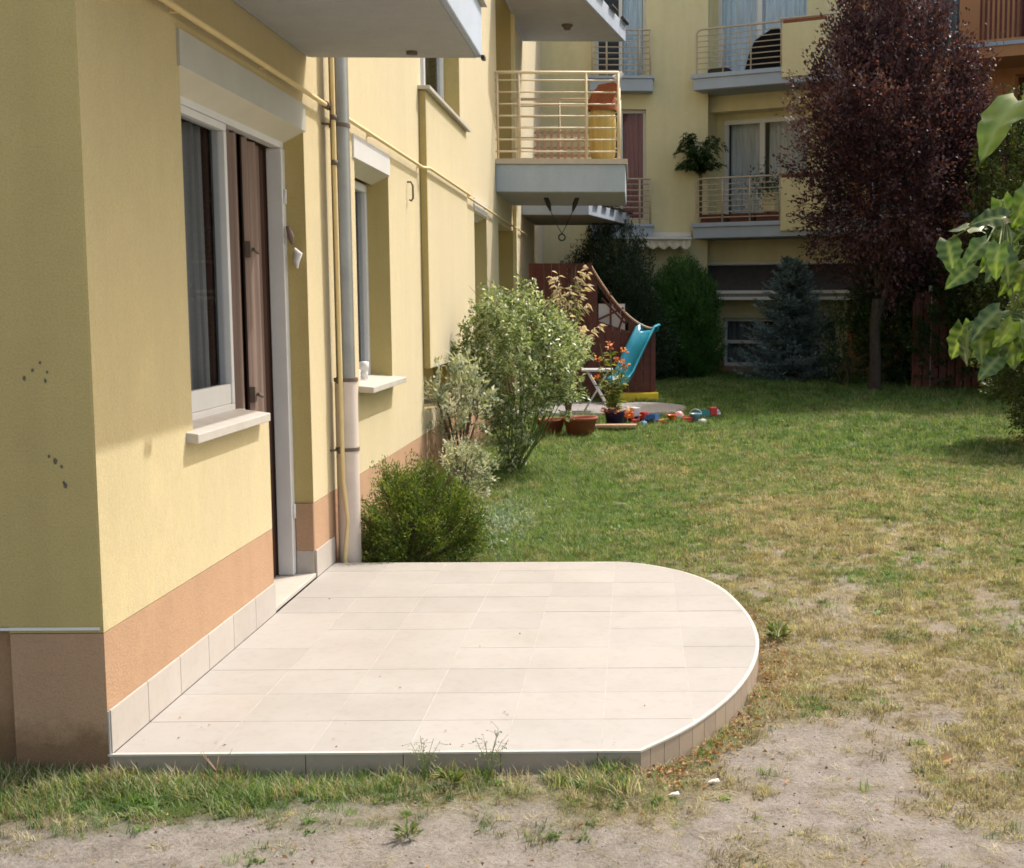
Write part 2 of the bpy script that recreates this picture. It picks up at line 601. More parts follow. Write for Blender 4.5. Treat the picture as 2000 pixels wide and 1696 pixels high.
ground = link('lawn', np_mesh('lawn', verts, faces, mg, {
    'cover': ('POINT', cover(verts[:, 0], verts[:, 1])), 'green': ('POINT', greenness(verts[:, 0], verts[:, 1]))}, True))
tag(ground, 'patchy summer lawn with bare grey soil and dry grass', kind='structure')

# ------------------------------------------------------------------ walls with openings
def facade(F, u0, u1, z0, z1, holes, depth, name, mat, parent, back=True):
    """front skin at d=0 (outwards is +d), openings with reveals going in to -depth; holes: (u0,u1,z0,z1)"""
    us = sorted({u0, u1, *[h[0] for h in holes], *[h[1] for h in holes]})
    zs = sorted({z0, z1, *[h[2] for h in holes], *[h[3] for h in holes]})
    us = [u for u in us if u0 <= u <= u1]; zs = [z for z in zs if z0 <= z <= z1]
    def hole(u, z): return any(h[0] < u < h[1] and h[2] < z < h[3] for h in holes)
    mb = MB(F)
    solid = [[not hole((us[i] + us[i + 1]) / 2, (zs[j] + zs[j + 1]) / 2) for j in range(len(zs) - 1)] for i in range(len(us) - 1)]
    for i in range(len(us) - 1):
        for j in range(len(zs) - 1):
            if not solid[i][j]: continue
            a, b, c, d = us[i], us[i + 1], zs[j], zs[j + 1]
            mb.add([(a, 0, c), (b, 0, c), (b, 0, d), (a, 0, d)], [(0, 1, 2, 3)])
            mb.add([(a, -depth, c), (b, -depth, c), (b, -depth, d), (a, -depth, d)], [(3, 2, 1, 0)])
            for di, dj, q in ((-1, 0, [(a, c), (a, d)]), (1, 0, [(b, d), (b, c)]), (0, -1, [(b, c), (a, c)]), (0, 1, [(a, d), (b, d)])):
                ii, jj = i + di, j + dj
                if 0 <= ii < len(solid) and 0 <= jj < len(solid[0]) and solid[ii][jj]: continue
                if (ii < 0 or jj < 0 or ii >= len(solid) or jj >= len(solid[0])) and not back: continue
                (ua, za), (ub, zb) = q
                mb.add([(ua, 0, za), (ub, 0, zb), (ub, -depth, zb), (ua, -depth, za)], [(0, 1, 2, 3)])
    return mb.build(name, mat, parent)


def frame_ring(mb, u0, u1, z0, z1, w, d0, d1):
    mb.box(u0, u1, d0, d1, z1 - w, z1)
    mb.box(u0, u1, d0, d1, z0, z0 + w)
    mb.box(u0, u0 + w, d0, d1, z0 + w, z1 - w)
    mb.box(u1 - w, u1, d0, d1, z0 + w, z1 - w)


def window(F, parent, u0, u1, z0, z1, d, mull=(), w=.06, glass='glass', curtain=None, room=True, label=None, fm='white', name='window'):
    """frame ring with mullions (the part), sashes' glass and curtain as its children"""
    mb = MB(F)
    frame_ring(mb, u0, u1, z0, z1, w, d - .06, d)
    cuts = [u0 + w] + [q for m_ in mull for q in (m_ - w * .6, m_ + w * .6)] + [u1 - w]
    for m_ in mull: mb.box(m_ - w * .6, m_ + w * .6, d - .06, d + .004, z0 + w, z1 - w)
    o = mb.build(name, M[fm], parent, bevel=.004)
    if label: o['label'] = label
    for k in range(0, len(cuts), 2):
        g = MB(F); g.box(cuts[k] - .004, cuts[k + 1] + .004, d - .034, d - .028, z0 + w - .004, z1 - w + .004)
        g.build('pane', M[glass], o)
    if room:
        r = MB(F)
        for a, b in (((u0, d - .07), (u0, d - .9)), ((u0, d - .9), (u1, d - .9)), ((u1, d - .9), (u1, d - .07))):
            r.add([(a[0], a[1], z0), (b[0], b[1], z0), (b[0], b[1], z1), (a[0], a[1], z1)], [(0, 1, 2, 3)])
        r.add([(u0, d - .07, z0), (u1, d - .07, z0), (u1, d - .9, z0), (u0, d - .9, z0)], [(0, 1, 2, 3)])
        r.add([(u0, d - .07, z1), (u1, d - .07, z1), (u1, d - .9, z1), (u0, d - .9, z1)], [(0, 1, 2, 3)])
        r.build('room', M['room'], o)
    if curtain:
        for (ca, cb, mat, dd) in curtain:
            drape(F, o, ca, cb, z0 + .03, z1 - .03, d - dd, mat)
    return o


def drape(F, parent, ua, ub, z0, z1, d, mat, fold=.11, amp=.03, name='curtain'):
    n_ = max(10, int((ub - ua) / .012))
    us = np.linspace(ua, ub, n_)
    ph = rng.random() * 6
    dp = amp * (np.sin(us / fold * 2 * np.pi + ph + 1.3 * np.sin(us * 7)) + .4 * np.sin(us / fold * 4.6 * np.pi + ph))
    mb = MB(F)
    vs = [(u, d + q, z0) for u, q in zip(us, dp)] + [(u, d + q * .75, z1) for u, q in zip(us, dp)]
    mb.add(vs, [(i, i + 1, n_ + i + 1, n_ + i) for i in range(n_ - 1)], 0, True)
    return mb.build(name, M[mat] if isinstance(mat, str) else mat, parent)


# ================================================================== THE NEAR HOUSE
FA = lambda p: (WX + p[1], p[0], p[2])          # along the long wall: u = world y, d = outwards (+x)
house = empty('apartment_building', (WX, Y0, 0), 'long yellow stucco house wall beside the tiled terrace, with salmon plinth', 'building')
house_inv = Matrix.Translation((-WX, -Y0, 0))
def at_house(o):
    return o
# children are built in world coordinates, so give the parent's inverse
def adopt(root):
    inv = root.matrix_basis.inverted()
    for ch in root.children: ch.matrix_parent_inverse = inv

DOOR = (5.25, 7.17)
holes_hi = [
    (5.25, 6.34, 1.11, 2.60), (6.34, 7.17, .0, 2.60),           # window and garden door
    (8.45, 9.60, 1.09, 2.60),                                    # second window
    (14.70, 15.93, 1.10, 2.70),                                  # third window
    (11.15, 13.62, 3.50, 5.1),                                   # window over the bay
    (11.02, 13.62, .72, 1.10),                                   # recess under the bay
    (17.30, 19.40, .0, 2.75), (17.30, 19.40, 3.50, 6.9),
]
facade(FA, Y0 + .002, 26.2, .53, 9.0, [(a, b, max(c, .53), d) for a, b, c, d in holes_hi], .32, 'wall', M['yellow'], house)
facade(FA, Y0 + .002, 26.2, -.3, .527, [(6.34, 7.17, -.05, .6), (17.30, 19.40, .10, .6)], .318, 'plinth', M['orange'], house)
# the short end wall that faces the camera
FE = lambda p: (p[0], Y0 - p[1], p[2])
w_end = MB(); w_end.box(-6.5, WX - .0015, Y0, Y0 + .3, .55, 9.0); w_end.build('end_wall', M['yellow'], house, bevel=.006)
w_pl = MB(); w_pl.box(-6.5, WX - .004, Y0 + .035, Y0 + .3, -.3, .547); w_pl.build('end_plinth', M['brown'], house)
w_dr = MB(); w_dr.box(-6.5, WX - .012, Y0 - .004, Y0 + .03, .540, .549); w_dr.build('drip_edge', M['white'], house)
for k, (px_, pz_) in enumerate(((-2.016, 1.43), (-2.045, 1.405), (-1.975, 1.395), (-1.968, 1.425), (-1.99, 1.455), (-1.975, 1.14), (-1.955, 1.125), (-1.935, 1.105), (-1.93, 1.05), (-1.925, 1.04))):
    r_ = .006 + .006 * random.random()
    sc_ = MB(); sc_.add([(px_ + r_ * math.cos(t) * .7, Y0 - .0012, pz_ + r_ * math.sin(t) * random.uniform(.6, 1.5)) for t in np.linspace(0, 5.2, 6)], [(0, 1, 2, 3, 4, 5)])
    sc_.build('paint_chip', M['clamp'], house)
# interior slabs that keep the rooms dark
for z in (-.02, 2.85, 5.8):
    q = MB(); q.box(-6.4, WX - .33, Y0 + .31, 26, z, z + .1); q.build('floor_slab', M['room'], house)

# skirting tiles
def skirt(u0, u1, z1=.255, nm='tile', zb=TT):
    u = u0
    while u < u1 - .01:
        e = min(u + TS, u1)
        q = MB(FA); q.box(u + .002, e - .002, .0015, .011, zb + .001, z1)
        q.build(nm, M['skirt_tile'], house, bevel=.0015)
        u = e
skirt(Y0 + .004, 6.34)
skirt(7.17, 7.62)
q = MB(FA); q.box(Y0, 6.34, .0005, .006, TT, .252); q.build('skirting_bed', M['grout'], house)
q = MB(FA); q.box(7.17, 7.62, .0005, .006, TT, .252); q.build('skirting_bed', M['grout'], house)
for k in range(2):   # small tiles on the reveal of the garden door
    q = MB(); q.box(WX - .10, WX - .004 - k * 0, 7.158, 7.168, TT + .001, .255)
    if k == 0: q.build('tile', M['skirt_tile'], house)
q = MB(); q.box(WX - .10, WX - .002, 7.160, 7.172, .256, .527); q.build('reveal_plinth', M['orange'], house)

# window and door unit
unit = window(FA, house, 5.25, 6.175, 1.14, 2.50, -.11, w=.035,
              curtain=[(5.27, 6.06, 'sheer', .10), (6.05, 6.16, 'drapedark', .09)], room=False, label='white framed window with grey sheer curtain')
q = MB(FA); q.box(5.286, 6.138, -.145, -.118, 1.176, 1.27); q.build('sash', M['white'], unit, bevel=.004)
q = MB(FA); q.box(5.25, 7.17, -.17, -.11, 2.502, 2.545); q.build('head_rail', M['white'], house, bevel=.004)
dr = MB(FA)
dr.box(7.10, 7.17, -.19, -.105, .128, 2.50)
door = dr.build('door_frame', M['white'], house, bevel=.004)
th_ = MB(FA); th_.box(6.342, 7.168, -.26, .004, .101, .126); th_.build('threshold', M['sillm'], door, bevel=.003)
fill = MB(FA); fill.box(6.176, 6.34, -.20, -.115, 1.112, 1.135); fill.build('inner_sill', M['white'], house)
drape(FA, door, 6.18, 6.24, 1.13, 2.49, -.150, 'drapedark', .07, .006)  # darkest strips here are painted shade between the drapes
drape(FA, door, 6.235, 6.30, 1.13, 2.49, -.145, 'drape', .07, .010)
drape(FA, door, 6.30, 6.37, .13, 2.49, -.165, 'sheer', .06, .008)
drape(FA, door, 6.36, 6.44, .13, 2.49, -.150, 'drape', .09, .012)
drape(FA, door, 6.435, 6.53, .13, 2.49, -.175, 'drapedark', .06, .010)
drape(FA, door, 6.52, 6.60, .13, 2.49, -.150, 'drape', .08, .012)
drape(FA, door, 6.60, 6.66, .13, 2.49, -.170, 'drapedark', .05, .008)
drape(FA, door, 6.65, 6.92, .13, 2.49, -.175, 'drape', .17, .020)
drape(FA, door, 6.91, 7.11, .13, 2.49, -.205, 'drapedark', .09, .014)
for z in (1.92, 1.18):
    q = MB(FA); q.box(6.55, 6.58, -.150, -.125, z - .03, z + .05); q.bar((6.565, -.115, z + .01), (6.645, -.115, z - .005), .009)
    q.build('handle', M['clamp'], door)
for z in (.45, 2.2):
    q = MB(FA); q.bar((7.125, -.098, z), (7.125, -.098, z + .08), .009); q.build('hinge', M['white'], door)
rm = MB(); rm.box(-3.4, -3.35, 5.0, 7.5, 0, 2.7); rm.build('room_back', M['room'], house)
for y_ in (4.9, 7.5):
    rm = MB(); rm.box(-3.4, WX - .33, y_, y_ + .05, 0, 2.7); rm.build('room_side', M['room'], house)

def sill(u0, u1, z, out=.085, inn=.11, th=.028):
    q = MB(FA)
    q.add([(u0, -inn, z + .022), (u1, -inn, z + .022), (u1, out, z), (u0, out, z), (u0, -inn, z - th), (u1, -inn, z - th), (u1, out, z - th - .012), (u0, out, z - th - .012)],
          [(0, 3, 2, 1), (4, 5, 6, 7), (3, 7, 6, 2), (0, 4, 7, 3), (1, 2, 6, 5), (0, 1, 5, 4)])
    return q.build('sill', M['sillm'], house, bevel=.004)
sill(5.17, 6.20, 1.125, .05)

def shutter_box(u0, u1, zb, zt, out=.012, parent=house, under=.07, mat=('box', 'creambox')):
    q = MB(FA)
    q.add([(u0, out, zb), (u1, out, zb), (u1, out, zt), (u0, out, zt)], [(0, 1, 2, 3)])
    q.add([(u0, out, zt), (u1, out, zt), (u1, -.12, zt), (u0, -.12, zt)], [(0, 1, 2, 3)])
    q.add([(u0, out, zb), (u0, out, zt), (u0, -.12, zt), (u0, -.12, zb - under)], [(0, 1, 2, 3)])
    q.add([(u1, out, zb), (u1, out, zt), (u1, -.12, zt), (u1, -.12, zb - under)], [(3, 2, 1, 0)])
    q.add([(u0, out, zb), (u1, out, zb), (u1, -.12, zb - under), (u0, -.12, zb - under)], [(3, 2, 1, 0)], 1)
    return q.build('shutter_box', [M[mat[0]], M[mat[1]]], parent)
shutter_box(5.23, 7.18, 2.60, 2.745)
shutter_box(8.40, 9.62, 2.60, 2.75, .012, mat=('white', 'creambox'))
shutter_box(14.66, 15.97, 2.72, 2.86, .012, mat=('white', 'creambox'))

# other windows of this wall
window(FA, house, 8.45, 9.60, 1.12, 2.53, -.16, mull=(9.0,), curtain=[(8.5, 9.58, 'sheer', .2)], label='white framed window behind the downpipe')
sill(8.42, 9.64, 1.105, .10, .15)
window(FA, house, 14.70, 15.93, 1.12, 2.66, -.16, mull=(15.3,), curtain=[(14.72, 15.9, 'whitecloth', .2)])
sill(14.68, 15.96, 1.105, .06, .15)
window(FA, house, 11.15, 13.62, 3.52, 5.1, -.16, mull=(12.35,), curtain=[(11.2, 13.6, 'whitecloth', .2)], label='upper window with white curtain above the bay')
# bay panel, its cap and the recess lining
bay = MB(FA); bay.box(11.02, 13.63, .002, .062, 1.10, 3.455); bayo = bay.build('bay_panel', M['yellow'], house, bevel=.006)
cp = MB(FA); cp.box(10.98, 13.68, -.14, .105, 3.457, 3.49); cp.build('sill', M['sillm'], house, bevel=.004)
rc = MB(FA); rc.box(11.0, 13.65, -.330, -.322, .7, 1.12); rc.build('recess_back', M['yellow'], house)
# deep recesses behind the middle balconies
for z0, z1 in ((.1, 2.75), (3.5, 6.9)):
    q = MB(FA)
    q.add([(17.3, -.31, z0), (17.3, -1.4, z0), (17.3, -1.4, z1), (17.3, -.31, z1)], [(0, 1, 2, 3)])
    q.add([(19.4, -.31, z0), (19.4, -1.4, z0), (19.4, -1.4, z1), (19.4, -.31, z1)], [(3, 2, 1, 0)])
    q.add([(17.3, -1.4, z0), (19.4, -1.4, z0), (19.4, -1.4, z1), (17.3, -1.4, z1)], [(0, 1, 2, 3)])
    q.add([(17.3, -.31, z1), (19.4, -.31, z1), (19.4, -1.4, z1), (17.3, -1.4, z1)], [(0, 1, 2, 3)])
    q.add([(17.3, -.31, z0), (19.4, -.31, z0), (19.4, -1.4, z0), (17.3, -1.4, z0)], [(3, 2, 1, 0)])
    q.build('loggia', M['yellow'], house)
q = MB(FA); q.box(19.44, 19.62, .0, .05, -.2, 7.5); q.build('pilaster', M['yellow_far'], house)

# ---- balconies on this wall
def balcony(x0, x1, y0, y1, z0, z1, parent=house, name='balcony'):
    q = MB(); q.box(x0, x1, y0, y1, z0 + .0, z1)
    b = q.build(name, M['slab'], parent, bevel=.008)
    s = MB(); s.box(x0 + .03, x1 - .03, y0 + .03, y1 - .03, z0 - .006, z0 - .001); s.build('soffit', M['soffit'], b)
    return b
b1 = balcony(WX + .003, -.845, 4.20, 7.29, 3.02, 3.30)
t = MB(); t.box(WX + .003, -.815, 4.17, 7.32, 3.302, 3.33); t.build('edge_tile', M['slabtile'], b1)
for y in (5.62, 7.20):
    t = MB(); t.box(-.842, -.822, y, y + .07, 3.0, 3.02); t.build('bracket', M['black'], b1)
t = MB(); t.lathe([(.03, 3.012), (.03, 2.998), (.0, 2.995)], (-1.2, 7.08), 16); t.build('bolt_cap', M['clamp'], b1)
# railing of the first balcony (above the frame, casts its own shadow)
def railing(parent, pts, zb, zt, nb, post_at, mat, r=.011, rt=.021, pr=.017):
    for k in range(nb):
        z = zb + .10 + (zt - zb - .20) * k / (nb - 1)
        q = MB(); q.tube([(x, y, z) for x, y in pts], r, 6); q.build('rail', mat, parent)
    q = MB(); q.tube([(x, y, zt) for x, y in pts], rt, 8); q.build('handrail', mat, parent)
    for (x, y) in post_at:
        q = MB(); q.bar((x, y, zb), (x, y, zt), pr, 8); q.build('post', mat, parent)
railing(b1, [(WX, 4.24), (-.89, 4.24), (-.89, 7.25), (WX, 7.25)], 3.33, 4.40, 7, [(-.89, 4.24), (-.89, 5.7), (-.89, 7.25)], M['rail'])

b2 = balcony(WX + .003, -.11, 17.05, 19.35, 3.13, 3.49)
t = MB(); t.box(WX + .003, -.08, 17.02, 19.38, 3.492, 3.56); t.build('edge_tile', M['slabtile'], b2)
railing(b2, [(WX, 17.09), (-.20, 17.09), (-.20, 19.3), (WX, 19.3)], 3.56, 4.68, 7,
        [(WX + .03, 17.09), (-1.50, 17.09), (-.62, 17.09), (-.20, 17.09), (-.20, 18.2), (-.20, 19.3), (-1.1, 19.3)], M['rail'])
# the slanted balcony above it
def slant_slab(poly, z0, z1, name='balcony', lamp=None):
    q = MB(); q.prism(poly, z0, z1)
    b = q.build(name, M['slab'], house, bevel=.006)
    s = MB(); s.prism(inset(poly, .04), z0 - .006, z0 - .001); s.build('soffit', M['soffit'], b)
    for k in range(5):
        f = .1 + k * .2
        a, c = Vector(poly[1]), Vector(poly[2])
        pp = a.lerp(c, f); p2 = a.lerp(c, f + .1)
        t = MB(); t.tube([(pp.x + .03, pp.y, z1 + .02), (p2.x + .03, p2.y, z1 + .02)], .03, 6)
        t.build('edge_clip', M['black'], b)
    return b
b3 = slant_slab([(WX + .004, 17.1), (-.95, 17.1), (-.126, 21.45), (WX + .004, 21.45)], 5.95, 6.22)
q = MB(); q.lathe([(.085, 5.945), (.085, 5.92), (.055, 5.90), (.05, 5.87), (.0, 5.86)], (-1.02, 20.16), 20); q.build('lamp_base', M['clamp'], b3)
b4 = slant_slab([(WX + .004, 20.9), (-.728, 20.9), (-.072, 23.6), (WX + .004, 23.6)], 3.10, 3.30)
adopt(house)

# dark rope hanger under the middle balcony
hg = empty('rope_hanger', (-1.0, 17.9, 3.13), 'black rope hanger with a small ring under the middle balcony', 'hanger')
q = MB()
for sx in (-.22, .22):
    q.tube([(sx, 0, 0), (sx * .82, 0, -.10), (sx * .70, 0, -.19)], [.03, .034, .012], 8)
    q.tube([(sx * .70, 0, -.19), (sx * .3, 0, -.38), (0, 0, -.50)], .006, 5)
q.build('rope', M['black'], hg)
q = MB(); q.tube([(.045 * math.cos(a), 0, -.55 + .045 * math.sin(a)) for a in np.linspace(0, 2 * math.pi, 17)], .010, 6); q.build('ring', M['black'], hg)

# ---- pipes
gas = empty('gas_pipe', (WX + .04, 7.56, 0), 'thin yellow painted gas pipe running along the wall and down by the downpipe', 'pipe')
q = MB(); q.tube([(0, -3.2, 2.80), (0, 3.36, 2.80), (.05, 3.43, 2.80), (.05, 6.10, 2.80), (0, 6.17, 2.80), (0, 13.8, 2.80)], .0135, 8); q.build('long_run', M['gas'], gas)
q = MB(); q.tube([(.03, .03, 5.5), (.03, .03, 2.5), (.03, .05, .6), (.05, .06, .35), (.03, .05, .12), (.03, .05, .0)], .0135, 8); q.build('down_run', M['gas'], gas)
for a_, b_, r_ in (((.0, -.03, 2.80), (.0, .06, 2.80), .022), ((.03, .03, 2.72), (.03, .03, 2.75), .02), ((.03, .03, 2.46), (.03, .03, 2.49), .02)):
    q = MB(); q.bar(a_, b_, r_, 8); q.build('fitting', M['clamp'], gas)
for y in (-2.4, -1.2, 1.3, 3.3, 5.6, 8.0):
    q = MB(); q.box(-.04, .004, y, y + .02, 2.79, 2.81); q.build('bracket', M['gas'], gas)
dp = empty('downpipe', (-1.735, 7.68, 0), 'grey zinc downpipe with cream lower section behind the terrace corner', 'downpipe')
q = MB(); q.tube([(0, 0, 1.17), (0, 0, 9.0)], .056, 20); q.build('upper_pipe', M['metal'], dp)
q = MB(); q.tube([(0, 0, -.05), (0, 0, 1.20)], .067, 20); q.build('lower_pipe', M['castpipe'], dp)
for z, r_ in ((2.70, .062), (.78, .072), (1.20, .072)):
    q = MB()
    q.tube([(0, 0, z - .011), (0, 0, z + .011)], r_, 20)
    if z != 1.20: q.bar((-.02, -.05, z), (-.085, -.09, z), .007, 6)
    q.bar((-.03, -.07, z - .02), (-.03, -.07, z + .02), .012, 6)
    q.build('clamp', M['clamp'], dp)
ho = MB(); ho.tube([(0, 0, 0), (.03, 0, 0), (.045, 0, -.03), (.045, 0, -.13), (.03, 0, -.15), (.015, 0, -.14)], .008, 6)
tag(ho.build('wall_hook', M['clamp'], None, loc=(WX, 10.40, 2.63)), 'small dark metal hook on the wall past the second window', 'hook')
# small white object on the second sill
sb = MB(); sb.lathe([(.0, 0), (.026, 0), (.026, .05), (.018, .06), (.034, .07), (.034, .12), (.0, .125)], n=16)
tag(sb.build('white_cup', M['white'], None, loc=(WX - .08, 8.98, 1.128)), 'white plastic cup standing on the second window sill', 'cup')
# little plush figure hung on the door frame
pf = empty('door_charm', (WX - .085, 7.115, 1.98), 'small brown and white tassel charm hanging from the white door frame', 'charm')
q = MB(); q.tube([(0, 0, .10), (.015, 0, .04), (.02, .01, 0)], [.012, .02, .008], 8); q.build('brown_bow', M['drape'], pf)
q = MB(); q.tube([(.03, .01, -.02), (.05, .02, -.05), (.035, .03, -.09), (.04, .02, -.13)], [.006, .022, .018, .006], 8); q.build('white_tassel', M['white'], pf)

# ================================================================== TERRACE
ter = empty('terrace', (-.6, 5.9, 0), 'low beige tiled terrace slab with rounded outer end', 'terrace')
core = MB(); core.prism(inset(OUT, .016), -.10, TT - .0095); core.build('base', M['grout'], ter)
gr = MB(); gr.prism(inset(OUT, .012), TT - .0092, TT - .0010); gr.build('grout_bed', M['grout'], ter)
full = {}
for i in range(8):
    for j in range(10):
        x0 = WX + .012 + i * TS; y0 = Y0 + .006 + j * (Y1 - Y0 - .006) / 9.7
        stepy = (Y1 - Y0 - .006) / 9.7
        g = .0013
        pl = clip_poly(inset(OUT, .013), x0 + g, x0 + TS - g, y0 + g, y0 + stepy - g)
        if not pl: continue
        area = abs(sum(pl[k - 1][0] * pl[k][1] - pl[k][0] * pl[k - 1][1] for k in range(len(pl)))) / 2
        if area < .0008: continue
        whole = len(pl) == 4 and area > TS * stepy * .97
        dz = random.uniform(-.0005, .0006)
        if whole and 'm' in full:
            link('tile', full['m'], ter, (x0 + g, y0 + g, dz))
        else:
            q = MB(); q.prism([(a - x0 - g, b - y0 - g) for a, b in pl], TT - .009, TT)
            o = q.build('tile', M['floor_tile'], ter, loc=(x0 + g, y0 + g, dz))
            if whole: full['m'] = o.data
# riser tiles: straight front, then the facets of the curve
def riser(a, b, z0=-.06, z1=TT - .008, mat='riser_tile', nm='riser_tile'):
    a, b = Vector(a), Vector(b)
    d = (b - a).normalized(); nn = Vector((d.y, -d.x))
    a2 = a + d * .0015; b2 = b - d * .0015
    q = MB()
    q.prism([tuple(a2 - nn * .012), tuple(a2), tuple(b2), tuple(b2 - nn * .012)], z0, z1)
    return q.build(nm, M[mat], ter)
x = WX
while x < 0.02 - .02:
    e = min(x + TS, .02)
    riser((x, Y0), (e, Y0)); x = e
for k in range(0, len(arc) - 1, 1):
    riser(arc[k], arc[k + 1])
riser((-.10, Y1), (WX + .1, Y1))
# pale nosing strip round the edge
tr = MB()
ring = OUT
outer = inset(ring, -.003)
inner = inset(ring, .0125)
for k in range(len(ring) - 1):
    a, b, c, d_ = outer[k], outer[k + 1], inner[k + 1], inner[k]
    tr.prism([a, b, c, d_], TT - .0065, TT + .0006)
tr.build('edge_strip', M['trim'], ter)
adopt(ter)

# second terrace farther along the wall
pat = empty('terrace', (-.9, 18.5, 0), 'small far beige terrace slab with rounded end by the slide', 'terrace')
pp = [(WX, 17.5), (0, 17.48)] + [(.78 * math.sin(t), 18.5 - 1.02 * math.cos(t)) for t in np.linspace(.15, math.pi - .15, 14)] + [(0, 19.52), (WX, 19.5)]
q = MB(); q.prism(pp, -.05, .148); q.build('base', M['grout'], pat)
for i in range(8):
    for j in range(7):
        pl = clip_poly(inset(pp, .005), WX + i * TS + .002, WX + (i + 1) * TS - .002, 17.5 + j * TS + .002, 17.5 + (j + 1) * TS - .002)
        if pl:
            q = MB(); q.prism(pl, .149, .157); q.build('tile', M['floor_tile'], pat)
adopt(pat)

# ================================================================== FAR HOUSE
O2 = Vector((1.17, 25.4, 0)); U2 = Vector((.887, -.4615, 0)).normalized(); N2 = Vector((-.4615, -.887, 0)).normalized()
def FF(p):
    q = O2 + U2 * p[0] + N2 * p[1]
    return (q.x, q.y, p[2])
def shiftF(F, dd): return lambda p: F((p[0], p[1] + dd, p[2]))
FW = shiftF(FF, -.8)                                   # angled wing wall
FL = lambda p: (p[0], 25.7 - p[1], p[2])                # wing facing the camera
far = empty('apartment_building', (1.17, 25.9, 0), 'yellow apartment house at the end of the lawn with balconies over two floors', 'building')
# left wing
lh = [(-.75, .25, .2, 2.62), (-.75, .25, 3.32, 5.50), (-.75, .25, 6.10, 8.6)]
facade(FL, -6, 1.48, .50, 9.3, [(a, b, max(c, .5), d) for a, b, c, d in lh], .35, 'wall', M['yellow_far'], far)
facade(FL, -6, 1.48, -.3, .497, [(-.75, .25, .2, 2.62)], .34, 'plinth', M['orange'], far)
for z0, z1, cu in ((3.32, 5.5, 'redcloth'), (6.10, 8.6, 'palecloth'), (.22, 2.62, 'whitecloth')):
    window(FL, far, -.75, .25, z0, z1, -.14, mull=(-.25,), glass='glassfar', curtain=[(-.2, .2, cu, .12)])
for z in (5.80, 2.94):
    q = MB(); q.box(-.85, .38, 25.36, 25.69, z, z + .235); q.box(-.88, .41, 25.33, 25.69, z + .237, z + .29)
    b = q.build('balcony', M['slab'], far, bevel=.006)
    q = MB(); q.box(-.80, .33, 25.42, 25.68, z - .012, z - .004); q.build('soffit', M['soffit'], b)
    railing(b, [(-.80, 25.66), (-.80, 25.40), (.33, 25.40), (.33, 25.66)], z + .29, z + 1.17, 7, [(-.80, 25.40), (-.52, 25.40), (.12, 25.40), (.33, 25.40)], M['railfar'], .012, .02, .02)
# shoulder between the wings
q = MB()
a = FF((-.13, -.8, 0)); 
q.add([(1.48, 25.7, -.3), (a[0], a[1], -.3), (a[0], a[1], 9.3), (1.48, 25.7, 9.3)], [(0, 1, 2, 3)])
q.build('corner_return', M['yellow_far'], far)
# angled wing: openings per floor
wh = [(-.02, 2.10, 3.32, 5.50), (-.02, 2.06, 6.20, 8.4), (.29, 2.74, .40, 1.38)]
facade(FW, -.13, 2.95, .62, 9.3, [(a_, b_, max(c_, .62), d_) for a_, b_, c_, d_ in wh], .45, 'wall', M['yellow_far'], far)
facade(FW, -.13, 5.4, -.3, .617, [(.29, 2.74, .40, .7)], .44, 'plinth', M['brown'], far)
window(FW, far, .15, 2.10, 3.32, 5.38, -.40, mull=(.98,), w=.09, glass='glassfar', curtain=[(.2, .95, 'whitecloth', .2), (1.05, 2.05, 'whitecloth', .25)], fm='white')
window(FW, far, .08, 2.04, 6.20, 8.3, -.22, mull=(.98,), w=.08, glass='glassfar', curtain=[(.1, .95, 'palecloth', .1), (1.0, 2.0, 'palecloth', .1)])
gw = window(FW, far, .29, 2.74, .40, 1.38, -.10, mull=(1.5,), w=.07, glass='glassfar', curtain=[(.35, 2.7, 'sheer', .1)], label='wide low ground floor window behind the blue spruce')
q = MB(FW); q.box(.33, 1.45, -.13, -.09, .86, .93); q.box(1.55, 2.70, -.13, -.09, .86, .93); q.build('crossbar', M['white'], gw)
for z0, z1, zt, d_ in ((3.32, 5.38, 5.52, -.40), (6.20, 8.3, 8.42, -.22)):
    q = MB(FW); q.box(-.10, 2.2, d_ - .05, d_ - .01, z1 + .001, zt); q.build('lintel', M['yellow_far'], far)
    q = MB(FW); q.box(-.10, .15 if z0 < 4 else .08, d_ - .05, d_ - .012, z0, z1); q.build('jamb', M['yellow_far'], far)
q = MB(FW); q.box(-.2, 5.4, -1.9, -1.8, -.3, 9.3); q.build('inner_wall', M['room'], far)
q = MB(FW); q.box(-.2, 5.4, -1.8, -.46, 9.1, 9.2); q.build('roof', M['slab'], far)  # out of view, added to keep light from falling in behind the wall
q = MB(FW); q.box(-.2, 5.4, -1.8, -.46, 5.6, 5.9); q.build('floor_slab', M['room'], far)
